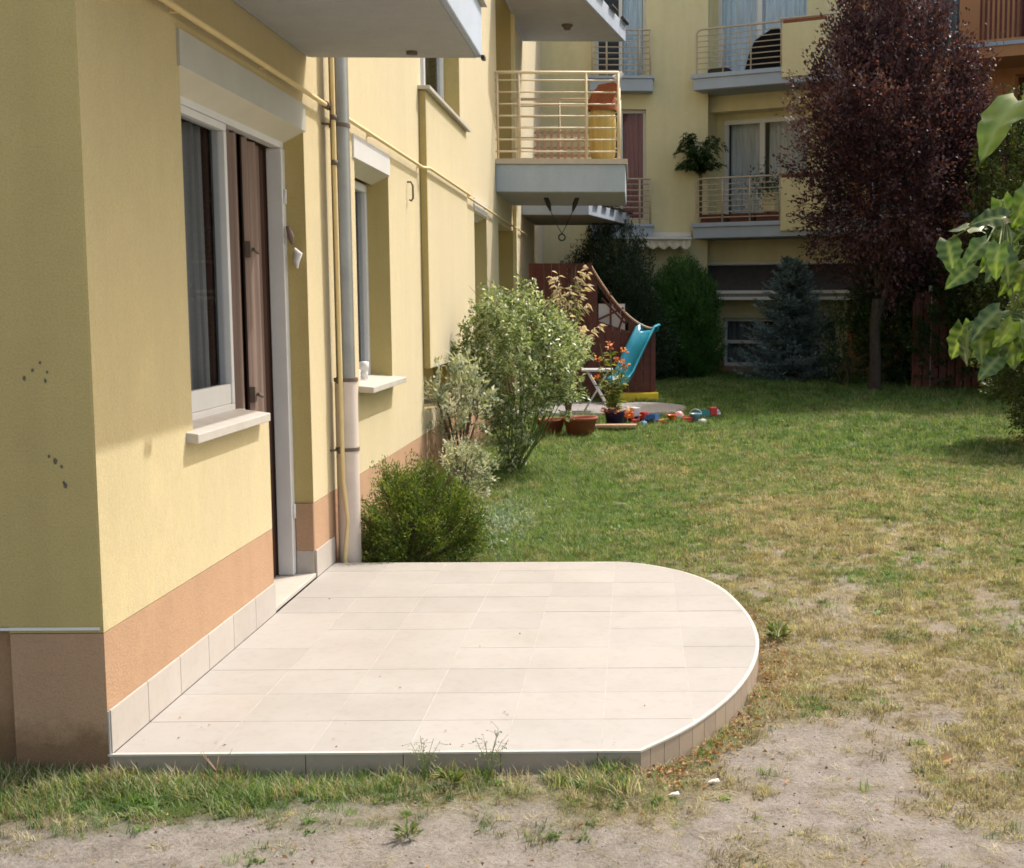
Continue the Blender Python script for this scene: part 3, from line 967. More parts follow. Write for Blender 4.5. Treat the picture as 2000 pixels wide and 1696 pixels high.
# balconies of the angled wing
for z, top in ((5.82, 6.97), (2.95, 4.11)):
    q = MB(FF); q.box(0, 3.55, -.79, 0, z, z + .215); q.box(-.04, 3.6, -.79, .03, z + .217, z + .30)
    b = q.build('balcony', M['slab'], far, bevel=.006)
    q = MB(FF); q.box(.04, 3.5, -.77, -.04, z - .012, z - .004); q.build('soffit', M['soffit'], b)
    q = MB(FF); q.box(1.86, 2.745, -.02, .045, z + .10, top - .06); q.build('parapet_panel', M['yellow_far'], b, bevel=.01)
    q = MB(FF); q.tube([(1.80, .02, top + .03), (2.78, .02, top + .03), (3.5, .0, top + .03)], .022, 8); q.build('handrail', M['railfar'], b)
    q = MB(FF); q.tube([(0.06, -.03, z + .3), (0.06, -.03, top - .08), (.10, -.03, top - .02), (.18, -.03, top), (1.84, -.03, top)], .020, 8); q.build('handrail', M['railfar'], b)
    for k in range(7):
        zz = z + .40 + (top - z - .52) * k / 6
        q = MB(FF); q.tube([(.06, -.03, zz), (1.84, -.03, zz)], .011, 6); q.build('rail', M['railfar'], b)
    for s in (.62, 1.20, 1.82, 2.85, 3.5):
        q = MB(FF); q.bar((s, -.03, z + .3), (s, -.03, top), .016, 8); q.build('post', M['railfar'], b)
    q = MB(FF); q.box(1.88, 2.72, -.04, .04, top - .055, top - .0); q.build('planter_rail', M['rustcloth'] if z > 4 else M['redwood'], b)
adopt(far)

# canopy over the ground floor window
aw = empty('awning', (1.3, 25.8, 0), 'dark glazed lean-to canopy with pale frame above the ground floor window', 'awning')
q = MB(FW)
q.add([(-.50, .02, 2.44), (3.30, .02, 2.44), (3.45, .50, 1.90), (-.02, .50, 1.90)], [(0, 1, 2, 3)])
q.add([(-.50, .02, 2.41), (3.30, .02, 2.41), (3.45, .50, 1.87), (-.02, .50, 1.87)], [(3, 2, 1, 0)])
M['darkroof'] = plain('dark_awning_cloth', (.05, .045, .05), .55, var=.3, scale=8)
q.build('sheet', M['darkroof'], aw)
q = MB(FW)
q.tube([(-.53, .05, 2.465), (3.32, .05, 2.465)], .034, 6)
q.tube([(-.53, .03, 2.455), (-.03, .51, 1.905)], .016, 6)
q.tube([(3.32, .03, 2.455), (3.46, .51, 1.905)], .016, 6)
q.box(-.05, 3.48, .49, .54, 1.865, 1.925); q.box(-.02, 3.45, .51, .555, 1.74, 1.80)
q.build('frame', M['white'], aw)
q = MB(FW); q.box(-.02, 3.45, .515, .53, 1.80, 1.866); q.build('valance', M['sheer'], aw)
adopt(aw)
# scalloped awning over the entrance
sc = empty('awning', (.5, 25.3, 2.8), 'cream entrance awning with scalloped edge below the far balconies', 'awning')
q = MB()
xs = np.linspace(-.15, 1.12, 61)
top = [(x_, 25.2, 2.93) for x_ in xs]
bot = [(x_, 25.18 + .02 * math.sin(i * .9), 2.80 - .07 * abs(math.sin(i * math.pi / 10))) for i, x_ in enumerate(xs)]
q.add(top + bot, [(i, i + 1, 62 + i, 61 + i) for i in range(60)], 0, True)
q.add([(-.15, 25.68, 3.02), (1.12, 25.68, 3.02), (1.12, 25.2, 2.93), (-.15, 25.2, 2.93)], [(0, 1, 2, 3)])
q.build('cloth', M['valance'], sc)
q = MB(); q.box(-.17, 1.14, 25.15, 25.21, 2.925, 2.965); q.box(-.17, 1.14, 25.60, 25.70, 3.0, 3.08); q.build('bar', M['white'], sc)
adopt(sc)

# orange wing to the right
ow = empty('apartment_building', (5.2, 23.5, 0), 'orange stucco wing with a brown railed balcony behind the purple tree', 'building')
facade(FW, 2.953, 5.4, .62, 9.3, [(3.3, 5.0, 3.32, 5.4), (3.3, 5.0, 6.2, 8.3)], .45, 'wall', M['orange_far'], ow)
window(FW, ow, 3.3, 5.0, 3.32, 5.4, -.3, mull=(4.1,), glass='glassfar', curtain=[(3.4, 4.9, 'sheer', .2)])
window(FW, ow, 3.3, 5.0, 6.2, 8.3, -.3, mull=(4.1,), glass='glassfar', curtain=[(3.4, 4.9, 'sheer', .2)])
FO = shiftF(FF, .25)
facade(shiftF(FF, -.9), 5.4, 12.5, -.3, 9.3, [(6.0, 9.5, 3.3, 5.8), (6.0, 9.5, 6.3, 8.9), (6.2, 8.0, .3, 2.6)], .45, 'wall', M['orange_far'], ow)
for z0, z1 in ((3.3, 5.8), (6.3, 8.9), (.3, 2.6)):
    window(shiftF(FF, -.9), ow, 6.0, 9.5 if z0 > 1 else 8.0, z0, z1, -.4, mull=(7.1,), glass='glassfar', fm='redwood')
for z in (5.92, 3.0):
    q = MB(FO); q.box(5.38, 10.5, -1.14, 0, z, z + .19)
    b = q.build('balcony', M['orange_far'], ow)
    q = MB(FO); q.box(5.36, 10.5, -1.14, .02, z + .192, z + .26); q.build('ledge', M['slab'], b)
    for k in range(26):
        s = 5.6 + k * .085
        q = MB(FO); q.box(s, s + .035, -.06, -.03, z + .30, z + 1.25); q.build('slat', M['redwood'], b)
    q = MB(FO); q.box(5.45, 10.4, -.08, -.02, z + 1.25, z + 1.31); q.box(5.45, 10.4, -.08, -.02, z + .27, z + .31); q.build('handrail', M['orange_far'], b)
adopt(ow)
# dark red board fence behind the shrubs on the right
fn = empty('fence', (6.2, 21.6, .1), 'dark red board fence behind the shrubs on the right', 'fence')
for k in range(22):
    q = MB(); q.box(-.06, .06, -.01, .012, 0, 1.75 + .02 * math.sin(k * 2.1)); q.build('plank', M['redwood'], fn, loc=(-1.35 + k * .135, -.06 * k * .4, 0))
for k in (0, 1):
    q = MB(); q.box(-1.45, -1.33, .02, .06, 0, 1.6) if k == 0 else q.box(1.4, 1.5, -.45, -.40, 0, 1.6); q.build('post', M['redwood'], fn)
wp = empty('white_post', (5.05, 21.6, .15), 'short white painted post standing among the dark shrubs', 'post')
q = MB(); q.box(-.04, .04, -.03, .03, 1.45, 1.82); q.box(-.04, .04, -.03, .03, 1.0, 1.40); q.box(-.02, .02, -.015, .015, 0, 1.45); q.build('post', M['white'], wp)

# furniture on the far balconies
q = MB(FF); q.add([(1.02, -.45, 6.13), (1.75, -.45, 6.13), (1.75, -.45, 6.86), (1.60, -.45, 6.92), (1.18, -.45, 6.72), (1.10, -.45, 6.55),
                   (1.02, -.12, 6.13), (1.75, -.12, 6.13), (1.75, -.14, 6.86), (1.60, -.14, 6.90), (1.22, -.16, 6.70), (1.12, -.14, 6.5)],
                  [(0, 1, 2, 3, 4, 5), (11, 10, 9, 8, 7, 6), (5, 4, 10, 11), (4, 3, 9, 10), (3, 2, 8, 9), (0, 5, 11, 6), (2, 1, 7, 8)])
tag(q.build('covered_grill', M['darkcloth'], None, bevel=.03), 'black covered barbecue behind the bars of the top far balcony', 'barbecue')
q = MB(FF); q.box(.22, .62, -.5, -.2, 6.125, 6.23); q.box(.25, .58, -.48, -.22, 6.23, 6.26)
tag(q.build('shallow_crate', M['black'], None), 'flat black tray on the top far balcony floor', 'tray')
for s, w_ in ((.12, .55), (.75, .5), (1.3, .48)):
    q = MB(FF); q.box(s, s + w_, -.32, -.10, 3.26, 3.42)
    tag(q.build('planter_box', M['redwood'], None, bevel=.01), {.12: 'leftmost of three dark red flower troughs on the lower far balcony', .75: 'middle one of three dark red flower troughs on the lower far balcony', 1.3: 'rightmost of three dark red flower troughs on the lower far balcony'}[s], 'planter', 'flower troughs on the lower far balcony')
q = MB(FF); q.box(1.35, 1.62, -.5, -.3, 3.45, 3.86)
tag(q.build('yellow_box', M['yellow_far'], None, bevel=.01), 'pale yellow box behind the railing of the lower far balcony', 'box')
# folded parasol on the middle balcony
ps = empty('folded_parasol', (-.42, 17.6, 3.56), 'folded ochre parasol with rust coloured hood on the middle balcony', 'parasol')
q = MB(); q.lathe([(.10, .0), (.17, .1), (.19, .5), (.16, .78), (.12, .80)], n=14); q.build('cloth', M['ochrecloth'], ps)
q = MB(); q.lathe([(.20, .70), (.19, .85), (.12, .98), (.02, 1.02)], (0.0, 0), n=10)
q.add([(-.22, -.15, .74), (-.05, -.18, 1.02), (.16, -.18, 1.06), (.24, -.15, 1.0), (.12, -.15, .78)], [(0, 1, 2, 3, 4)])
q.build('hood', M['rustcloth'], ps)
q = MB(); q.bar((0, 0, 0), (0, 0, 1.05), .02); q.build('pole', M['rail'], ps)
pb = MB(); pb.tube([(0, 0, 0), (.10, .0, .09)], [.06, .03], 8)
tag(pb.build('white_pot', M['white'], None, loc=(-.24, 17.15, 4.60)), 'small white pot hanging at the corner of the middle balcony rail', 'pot')
# terracotta lattice panel standing on the middle balcony
la = empty('lattice_screen', (-1.0, 18.9, 3.56), 'low terracotta coloured lattice screen on the middle balcony', 'screen')
for k in range(9):
    q = MB(); q.box(-.42 + k * .10, -.38 + k * .10, 0, .02, 0, .62); q.build('slat', M['rope'], la)
for k in range(6):
    q = MB(); q.box(-.45, .47, .021, .04, .02 + k * .11, .055 + k * .11); q.build('slat', M['rope'], la)

# ================================================================== PLAY TOWER AND SLIDE
pt = empty('play_tower', (-.7, 19.8, .1), 'dark red wooden play tower with swooping top rail and turquoise slide', 'playground tower')
zb = .05
def ptop(x):
    # top edge: level at the left, then swooping down to the right
    if x < -.68: return 2.28
    t = min(1.0, (x + .68) / .99)
    return 2.26 - 1.0 * (1 - (1 - t) ** 1.75)
xs = np.arange(-1.62, .30, .118)
for x_ in xs:
    x1 = min(x_ + .112, .315)
    h0, h1 = ptop(x_), ptop(x1)
    segs = [(0, None)]
    inwin = -.56 < x_ + .05 < -.12
    q = MB()
    if inwin:
        lo = 1.20 + max(0, -(x_ + .0)) * .35
        hi = min(h0, h1) - .12
        q.add([(x_, 19.78, zb), (x1, 19.78, zb), (x1, 19.78, lo - .03), (x_, 19.78, lo), (x_, 19.81, zb), (x1, 19.81, zb), (x1, 19.81, lo - .03), (x_, 19.81, lo)],
              [(0, 1, 2, 3), (7, 6, 5, 4), (3, 2, 6, 7), (0, 3, 7, 4), (1, 5, 6, 2)])
        q.build('plank', M['redwood'], pt)
        q = MB(); q.add([(x_, 19.78, h0 - .10), (x1, 19.78, h1 - .10), (x1, 19.78, h1), (x_, 19.78, h0), (x_, 19.81, h0 - .10), (x1, 19.81, h1 - .10), (x1, 19.81, h1), (x_, 19.81, h0)],
              [(0, 1, 2, 3), (7, 6, 5, 4), (3, 2, 6, 7), (0, 3, 7, 4), (1, 5, 6, 2), (0, 4, 5, 1)])
        q.build('plank', M['redwood'], pt)
    else:
        q.add([(x_, 19.78, zb), (x1, 19.78, zb), (x1, 19.78, h1), (x_, 19.78, h0), (x_, 19.81, zb), (x1, 19.81, zb), (x1, 19.81, h1), (x_, 19.81, h0)],
              [(0, 1, 2, 3), (7, 6, 5, 4), (3, 2, 6, 7), (0, 3, 7, 4), (1, 5, 6, 2)])
        q.build('plank', M['redwood'], pt)
q = MB()
for a_, b_ in (((-.55, 1.42), (-.16, 1.60)), ((-.36, 1.30), (-.36, 1.85)), ((-.24, 1.25), (-.14, 1.55)), ((-.50, 1.75), (-.14, 1.36))):
    q.tube([(a_[0], 19.77, a_[1]), (b_[0], 19.77, b_[1])], .018, 5)
q.build('lattice', M['redwood'], pt)
q = MB(); q.box(-.55, -.14, 19.9, 19.92, 1.15, 1.66); q.build('pale_panel', M['white'], pt)
q = MB(); q.tube([(x_, 19.77, ptop(x_) + .015) for x_ in np.linspace(-.68, .30, 20)], .020, 6); q.build('top_rail', M['rope'], pt)
for x_, y_ in ((-.68, 19.75), (.30, 19.75), (-1.6, 20.7), (.28, 20.7)):
    q = MB(); q.box(x_ - .035, x_ + .035, y_ - .0, y_ + .06, zb, ptop(min(x_, .3)) + .03); q.build('post', M['redwood'], pt)
q = MB(); q.box(-1.6, .28, 19.82, 20.75, 1.18, 1.22); q.build('platform', M['redwood'], pt)
# three rungs beside the opening
q = MB()
for z in (2.0, 2.16): q.box(-.98, -.70, 19.74, 19.775, z, z + .05)
q.build('rung', M['redwood'], pt)
sl = MB()
path = [(.26, 19.72, 1.24), (.18, 19.64, 1.21), (.06, 19.50, .98), (-.06, 19.36, .74), (-.15, 19.24, .55), (-.21, 19.14, .47), (-.28, 19.04, .44)]
wv = Vector((.13, -.07, 0))
vs = []
for pnt in path:
    c_ = Vector(pnt)
    for k_, (a_, h_) in enumerate(((-1.12, .085), (-1, .10), (-.9, 0), (.9, 0), (1, .10), (1.12, .085))):
        vs.append(tuple(c_ + wv * a_ + Vector((0, 0, h_))))
fs = [(i * 6 + k, i * 6 + k + 1, (i + 1) * 6 + k + 1, (i + 1) * 6 + k) for i in range(len(path) - 1) for k in range(5)]
sl.add(vs, fs, 0, True)
so = sl.build('slide', M['blue'], pt)
sm = so.modifiers.new('t', 'SOLIDIFY'); sm.thickness = .02
q = MB(); q.box(-.19, .375, 19.55, 19.76, .13, .29); q.build('yellow_sill', M['yel'], pt, bevel=.01)
adopt(pt)
tb = empty('garden_table', (-.50, 17.9, .157), 'small white garden table half hidden by the flowers', 'table')
q = MB(); q.box(-.24, .20, -.15, .25, .56, .59); q.build('tabletop', M['white'], tb, bevel=.008)
for a_, b_ in (((-.2, -.12, 0), (.14, -.12, .56)), ((.16, -.12, 0), (-.16, -.12, .56)), ((-.2, .22, 0), (.14, .22, .56)), ((.16, .22, 0), (-.16, .22, .56))):
    q = MB(); q.bar(a_, b_, .011, 6); q.build('leg', M['white'], tb)
ps2 = MB(); ps2.box(-.22, .22, -.12, .12, 0, .05)
tag(ps2.build('stone_slab', M['grout'], None, loc=(.72, 21.6, .17)), 'pale flat stone slab lying beside the play tower', 'stone')

# ---- pots
def pot(name, x, y, r, h, mat, label, cat='flower pot'):
    z = float(zg(x, y)) - .01
    e = empty(name, (x, y, z), label, cat)
    q = MB(); q.lathe([(r * .0, 0), (r * .68, 0), (r * .94, h * .86), (r, h * .86), (r * 1.02, h), (r * .93, h), (r * .88, h * .9)], n=28); q.build('bowl', mat, e)
    q = MB(); q.lathe([(r * .9, h * .88), (0, h * .90)], n=28); q.build('soil', M['soil'], e)
    return e
pot('plant_pot', -.66, 15.45, .215, .25, M['terracotta'], 'large terracotta pot at the foot of the tall potted shrub')
pot('plant_pot', -1.03, 15.6, .18, .22, M['terracotta'], 'smaller dark red pot to the left of the large terracotta pot')
M['purple'] = plain('dark_purple_glaze', (.05, .03, .12), .3, var=.3)
pot('plant_pot', -.25, 16.3, .14, .24, M['purple'], 'round dark purple glazed pot beside the orange toys')
ft = MB(); ft.box(-.38, .38, -.10, .10, .0, .03)
tag(ft.build('wooden_board', M['rope'], None, loc=(-.35, 15.9, .12)), 'narrow pale board lying behind the terracotta pots', 'board')

# ---- toys in a loose row on the grass
toycols = {
    'orange': plain('orange_plastic', (.75, .12, .02), .35), 'red': plain('red_plastic', (.50, .03, .03), .35), 'blue': plain('blue_plastic', (.06, .16, .42), .35),
    'lightblue': plain('light_blue_plastic', (.25, .42, .60), .35), 'pink': plain('pink_plastic', (.75, .30, .32), .4), 'violet': plain('violet_plastic', (.28, .14, .34), .4),
    'teal': plain('teal_plastic', (.04, .22, .26), .35), 'white': M['white'], 'yellow': M['yel']}
def toy(kind, x, y, s, col, label, rz=0., cat='toy'):
    z = float(zg(x, y)) + .015
    e = empty('toy_' + kind, (x, y, z), label, cat, 'toys scattered on the grass', rz)
    m = toycols[col]
    if kind == 'bucket':
        q = MB(); q.lathe([(0, 0), (s * .62, 0), (s * .9, s * 1.3), (s, s * 1.32), (s, s * 1.42), (s * .84, s * 1.4), (s * .58, .02)], n=18); q.build('tub', m, e)
        q = MB(); q.tube([(s * math.cos(a), 0, s * 1.35 + s * .8 * math.sin(a)) for a in np.linspace(0, math.pi, 9)], s * .05, 5); q.build('handle', toycols['white'], e)
    elif kind == 'truck':
        q = MB(); q.box(-s, s * .3, -s * .5, s * .5, s * .35, s * .55); q.box(-s, -s * .95, -s * .5, s * .5, s * .55, s); q.box(-s, s * .25, -s * .5, -s * .44, s * .55, s * .95); q.box(-s, s * .25, s * .44, s * .5, s * .55, s * .95); q.build('bed', m, e)
        q = MB(); q.box(s * .35, s, -s * .45, s * .45, s * .35, s * 1.2); q.build('cab', toycols['red'] if col in ('blue', 'teal') else toycols['white'], e, bevel=.01)
        for a_, b_ in ((-.6, -.5), (-.6, .5), (.6, -.5), (.6, .5)):
            q = MB(); q.bar((a_ * s, b_ * s - .015, s * .25), (a_ * s, b_ * s + .015, s * .25), s * .27, 12); q.build('wheel', M['black'], e)
    elif kind == 'ball':
        q = MB(); q.lathe([(s * math.sin(t), s - s * math.cos(t)) for t in np.linspace(0.001, math.pi - .001, 12)], n=18); q.build('ball', m, e)
        q = MB(); q.lathe([(s * 1.01 * math.sin(t), s - s * 1.01 * math.cos(t)) for t in np.linspace(1.35, 1.8, 4)], n=18); q.build('band', toycols['white'], e)
    elif kind == 'shovel':
        q = MB(); q.tube([(0, 0, .03), (s * 1.5, 0, .05)], .012, 6); q.build('handle', m, e)
        q = MB(); q.add([(s * 1.45, -.05, .05), (s * 1.45, .05, .05), (s * 2.1, .045, .02), (s * 2.2, 0, .015), (s * 2.1, -.045, .02), (s * 1.45, 0, .02)], [(0, 5, 3, 4), (5, 1, 2, 3)]); q.build('blade', m, e)
    elif kind == 'block':
        q = MB(); q.box(-s, s, -s * .6, s * .6, 0, s * .9); q.build('block', m, e, bevel=.008)
        q = MB()
        for a_ in (-.5, .5): q.lathe([(s * .25, s * .9), (s * .25, s * 1.1), (0, s * 1.1)], (a_ * s, 0), 10)
        q.build('stud', m, e)
    return e
toy('truck', -.09, 16.75, .16, 'orange', 'orange toy truck nearest the purple pot', .5)
toy('bucket', -.17, 16.95, .075, 'pink', 'pink toy bucket behind the orange truck')
toy('block', .02, 16.6, .06, 'red', 'red toy block leaning by the orange truck', .4)
toy('ball', .10, 16.75, .055, 'violet', 'violet toy ball with a pale band by the orange truck')
toy('truck', .20, 16.6, .12, 'blue', 'blue toy truck in the middle of the toy row', 2.6)
toy('block', .12, 16.45, .05, 'lightblue', 'light blue toy block in front of the blue truck', 1.0)
toy('shovel', .33, 16.7, .12, 'yellow', 'yellow toy shovel lying right of the blue truck', .2)
toy('bucket', .50, 16.75, .07, 'orange', 'orange toy bucket in the middle of the toy row')
toy('ball', .60, 16.95, .065, 'pink', 'pink toy ball with a white band behind the orange bucket')
toy('block', .70, 16.8, .07, 'red', 'red toy block left of the light blue bucket', .3)
toy('shovel', .42, 16.5, .10, 'red', 'red toy shovel lying in front of the row of toys', 2.8)
toy('bucket', .82, 16.85, .08, 'lightblue', 'light blue toy bucket toward the right end of the toy row')
toy('truck', .97, 17.05, .14, 'teal', 'dark teal toy truck at the right end of the row', .2)
toy('block', .90, 16.7, .055, 'white', 'white toy block in front of the teal truck', .9)
toy('ball', 1.12, 17.25, .06, 'violet', 'violet toy ball past the teal truck')
toy('block', .25, 16.95, .05, 'white', 'white toy block behind the blue truck', .2)

# ================================================================== PLANTS
def unit(v): return v / np.maximum(np.linalg.norm(v, axis=-1, keepdims=True), 1e-9)

def leaves(name, P, D, L, W, mat, parent=None, tint=None, fold=.25, up=None, droop=0.0, loc=None):
    """one small pointed leaf at each P along D, slightly folded on its midrib"""
    n_ = len(P)
    D = unit(D)
    if up is None: up = rng.normal(size=(n_, 3)) * .55 + np.array([0, 0, 1.])
    side = unit(np.cross(D, up))
    nn = np.cross(side, D)
    L = np.broadcast_to(L, n_)[:, None]; W = np.broadcast_to(W, n_)[:, None]
    base = P
    tip = P + D * L - np.array([0, 0, 1.]) * droop * L
    mid = P + D * L * .45
    a = mid + side * W * .5 + nn * W * fold
    b = mid - side * W * .5 + nn * W * fold
    V = np.stack([base, a, tip, b], 1).reshape(-1, 3)
    i = np.arange(n_)[:, None] * 4
    T = np.concatenate([np.concatenate([i, i + 1, i + 2], 1), np.concatenate([i, i + 2, i + 3], 1)])
    if tint is None: tint = rng.random(n_)
    me = np_mesh(name, V, T, mat, {'tint': ('POINT', np.repeat(tint, 4))})
    return link(name, me, parent, loc)


def twigs(anchor, direction, nleaf, length, spread=.6):
    """leaf positions and directions along each twig"""
    k = len(anchor)
    t = rng.random((k, nleaf, 1))
    d = unit(direction)[:, None, :]
    jit = rng.normal(size=(k, nleaf, 3)) * length * .10
    P = anchor[:, None, :] + d * t * length + jit
    out = unit(d + rng.normal(size=(k, nleaf, 3)) * spread)
    return P.reshape(-1, 3), out.reshape(-1, 3)


def branchy(mb, p, d, r, length, depth, out, bend=.25, fork=(2, 3), shrink=.68, up=.15):
    p = Vector(p); d = Vector(d).normalized()
    pts = [p]; k = 4
    for i in range(k):
        d = (d + Vector([random.gauss(0, bend) * .5 for _ in range(3)]) + Vector((0, 0, up * .3))).normalized()
        p = p + d * length / k
        pts.append(p)
    rs = [r * (1 - .4 * i / k) for i in range(k + 1)]
    mb.tube(pts, rs, 7 if r > .02 else 5)
    out.append((pts[-1], d, depth))
    if depth > 0:
        for _ in range(random.choice(fork)):
            nd = (d + Vector([random.gauss(0, .55) for _ in range(3)])).normalized()
            branchy(mb, pts[-1 - (random.random() < .3)], nd, rs[-1] * .8, length * shrink * random.uniform(.8, 1.2), depth - 1, out, bend, fork, shrink, up)


def in_shape(n, fn, lo, hi):
    r = []
    while sum(map(len, r)) < n:
        p = rng.uniform(lo, hi, (n * 3, 3))
        r.append(p[fn(p)])
    return np.concatenate(r)[:n]


# ---- the purple leaved tree
M['plum'] = leafmat('purple_leaves', [(.024, .013, .024), (.045, .021, .036), (.075, .030, .044), (.135, .045, .044), (.16, .10, .12)], .28, .5, spec=.5)
tr_ = empty('purple_plum_tree', (4.02, 21.2, float(zg(4.02, 21.2))), 'purple leaved plum tree with a dense dark crown on the lawn', 'tree')
mb = MB(); ends = []
mb.tube([(0, 0, -.1), (.02, 0, .5), (.0, .02, 1.1), (.03, 0, 1.55)], [.12, .095, .085, .075], 12)
mb.tube([(.02, .0, 1.1), (.14, -.02, 1.6), (.30, 0, 2.2)], [.05, .045, .04], 8)
for d_, r_, ln in (((-.35, .1, 1), .045, 1.3), ((.15, -.2, 1), .05, 1.5), ((.55, .2, 1), .038, 1.4), ((-.1, .4, 1), .04, 1.4)):
    branchy(mb, (.04, 0, 1.65 + random.random() * .2), d_, r_, ln, 3, ends)
mb.build('trunk', M['bark'], tr_)
c0 = np.array([.25, 0, 0])
def plum_shape(p):
    z = p[:, 2]
    rad = np.interp(z, [1.75, 2.2, 2.6, 3.3, 4.3, 5.2, 6.4, 8.0], [.2, .55, .85, 1.15, 1.38, .92, .62, .15])
    a = np.arctan2(p[:, 1], p[:, 0] - .25)
    rad = rad * (1 + .16 * np.sin(a * 3 + z * 1.9) + .18 * np.sin(a * 5 - z * 3.1))
    rr = np.hypot(p[:, 0] - .25, p[:, 1])
    keep = (rr < rad) & (rng.random(len(p)) < .25 + .75 * (rr / np.maximum(rad, .01)) ** 1.2)
    keep &= (vnoise(p[:, 0] * 2.3 + p[:, 2] * 1.1 + 60, p[:, 1] * 2.3 + p[:, 2] * 1.7 + 60) > .36)
    return keep
A = in_shape(1750, plum_shape, (-1.9, -2, 1.75), (2.4, 2, 8.2))
Dd = unit(A - np.array([.25, 0, 3.2]) + rng.normal(size=A.shape) * .5) + np.array([0, 0, .25])
P_, D_ = twigs(A, Dd, 36, .62)
ko = rng.choice(len(A), 130, replace=False)              # long free shoots beyond the outline
Ao = A[ko] * np.array([1.08, 1.08, 1.0]); Do = unit(Dd[ko] * np.array([1, 1, .8]))
Po, Doo = twigs(Ao, Do, 30, .85)
A = np.concatenate([A, Ao]); Dd = np.concatenate([Dd, Do * 2.0]); P_ = np.concatenate([P_, Po]); D_ = np.concatenate([D_, Doo])
tn = np.clip(rng.random(len(P_)) * .8 + .35 * ((vnoise(P_[:, 0] * 1.6 + 30, P_[:, 2] * 1.6 + 30) > .62)), 0, 1)
leaves('crown', P_, D_, rng.uniform(.05, .095, len(P_)), rng.uniform(.03, .052, len(P_)), M['plum'], tr_, tn)
tw = MB()
for k in range(0, len(A), 6):
    a = Vector(A[k]); tw.bar(a - Vector(Dd[k]) * .25, a + Vector(unit(Dd[k:k + 1])[0]) * .4, .006, 4, .002, cap=False)
tw.build('twigs', M['bark'], tr_)

# ---- evergreen bushes: sprays of scale leaves
def spray_bush(name, loc, fn, lo, hi, n_spray, per, slen, leaf, mat, label, cat, centre, group=None, up=.6, trunk=None, spread=.35, wleaf=.35):
    e = empty(name, (loc[0], loc[1], float(zg(loc[0], loc[1]))), label, cat, group)
    A_ = in_shape(n_spray, fn, lo, hi)
    d_ = unit(A_ - np.array(centre)) + np.array([0, 0, up]) + rng.normal(size=A_.shape) * .22
    P, D = twigs(A_, d_, per, slen, spread)
    tv = np.clip(np.repeat(rng.random(n_spray), per) * .7 + rng.random(len(P)) * .3, 0, 1)
    leaves('foliage', P, D, leaf * rng.uniform(.7, 1.3, len(P)), leaf * wleaf, mat, e, tv)
    q = MB()
    if trunk:
        q.tube([(0, 0, -.05), (0, 0, trunk * .5), (0, 0, trunk)], [.06, .045, .02], 8)
    for k in range(0, n_spray, max(1, n_spray // 60)):
        q.tube([(0, 0, .02), tuple(A_[k] * .5), tuple(A_[k])], [.012, .008, .003], 4)
    q.build('stem', M['bark'] if trunk else M['twig'], e)
    return e

def egg(h, r, z0=0.0, sq=1.0, power=1.0):
    def f(p):
        t = (p[:, 2] - z0) / h
        rad = r * np.sqrt(np.clip(1 - (2 * np.clip(t, 0, 1) - .8) ** 2 / 1.44, 0, 1)) ** power
        a = np.arctan2(p[:, 1], p[:, 0])
        rad = rad * (1 + .10 * np.sin(a * 4 + p[:, 2] * 5) + .08 * np.sin(a * 7 - p[:, 2] * 9))
        rr = np.hypot(p[:, 0], p[:, 1] / sq)
        return (rr < rad) & (rr > rad * .45 * rng.random(len(p)) ** .3) & (t > 0) & (t < 1)
    return f
M['thuja'] = leafmat('thuja_leaves', [(.018, .06, .012), (.045, .13, .024), (.10, .24, .04)], .25, .55)
M['darkconifer'] = leafmat('dark_conifer_leaves', [(.012, .028, .014), (.026, .055, .026), (.05, .09, .045)], .15, .6)
M['juniper'] = leafmat('juniper_leaves', [(.10, .055, .02), (.035, .07, .012), (.08, .14, .02), (.17, .24, .03), (.26, .27, .05)], .3, .55)
def jun(p):
    a = np.arctan2(p[:, 1], p[:, 0])
    rx = .31 * (1 + .20 * np.sin(a * 3 + 1) + .16 * np.sin(a * 7 + p[:, 2] * 9))
    e_ = (p[:, 0] / rx) ** 2 + (p[:, 1] / (rx * .85)) ** 2 + ((p[:, 2] - .22) / (.32 + .07 * np.sin(a * 4 + 2))) ** 2
    return (e_ < 1) & (e_ > .30 * rng.random(len(p))) & (vnoise(p[:, 0] * 9 + 40, p[:, 1] * 9 + p[:, 2] * 9 + 40) > .30)
jb = spray_bush('juniper_bush', (-1.42, 8.02), jun, (-.45, -.42, .0), (.45, .42, .68), 1300, 24, .14, .020, M['juniper'], 'low yellow green juniper bush at the back edge of the tiled terrace', 'bush', (0, 0, .05), up=.35, spread=.4, wleaf=.42)
th = spray_bush('thuja', (.92, 24.2), egg(2.2, .70), (-.9, -.9, 0), (.9, .9, 2.2), 3400, 22, .20, .05, M['thuja'], 'egg shaped green thuja just right of the play tower', 'thuja', (0, 0, .3), up=1.2, trunk=1.6, wleaf=.3)
def cone2(p):
    rad = np.interp(p[:, 2], [0, .6, 1.6, 2.4, 3.0], [.75, .9, .8, .55, .12]) * (1 + .22 * np.sin(np.arctan2(p[:, 1], p[:, 0]) * 3 + p[:, 2] * 3))
    rr = np.hypot(p[:, 0], p[:, 1])
    return (rr < rad) & (rr > rad * .4 * rng.random(len(p)))
spray_bush('cypress', (-.42, 23.3), cone2, (-1.1, -1.1, 0), (1.1, 1.1, 3.0), 2600, 22, .28, .055, M['darkconifer'], 'dark ragged conifer rising behind the red play tower', 'conifer', (0, 0, .8), up=.5, trunk=2.4, wleaf=.35)

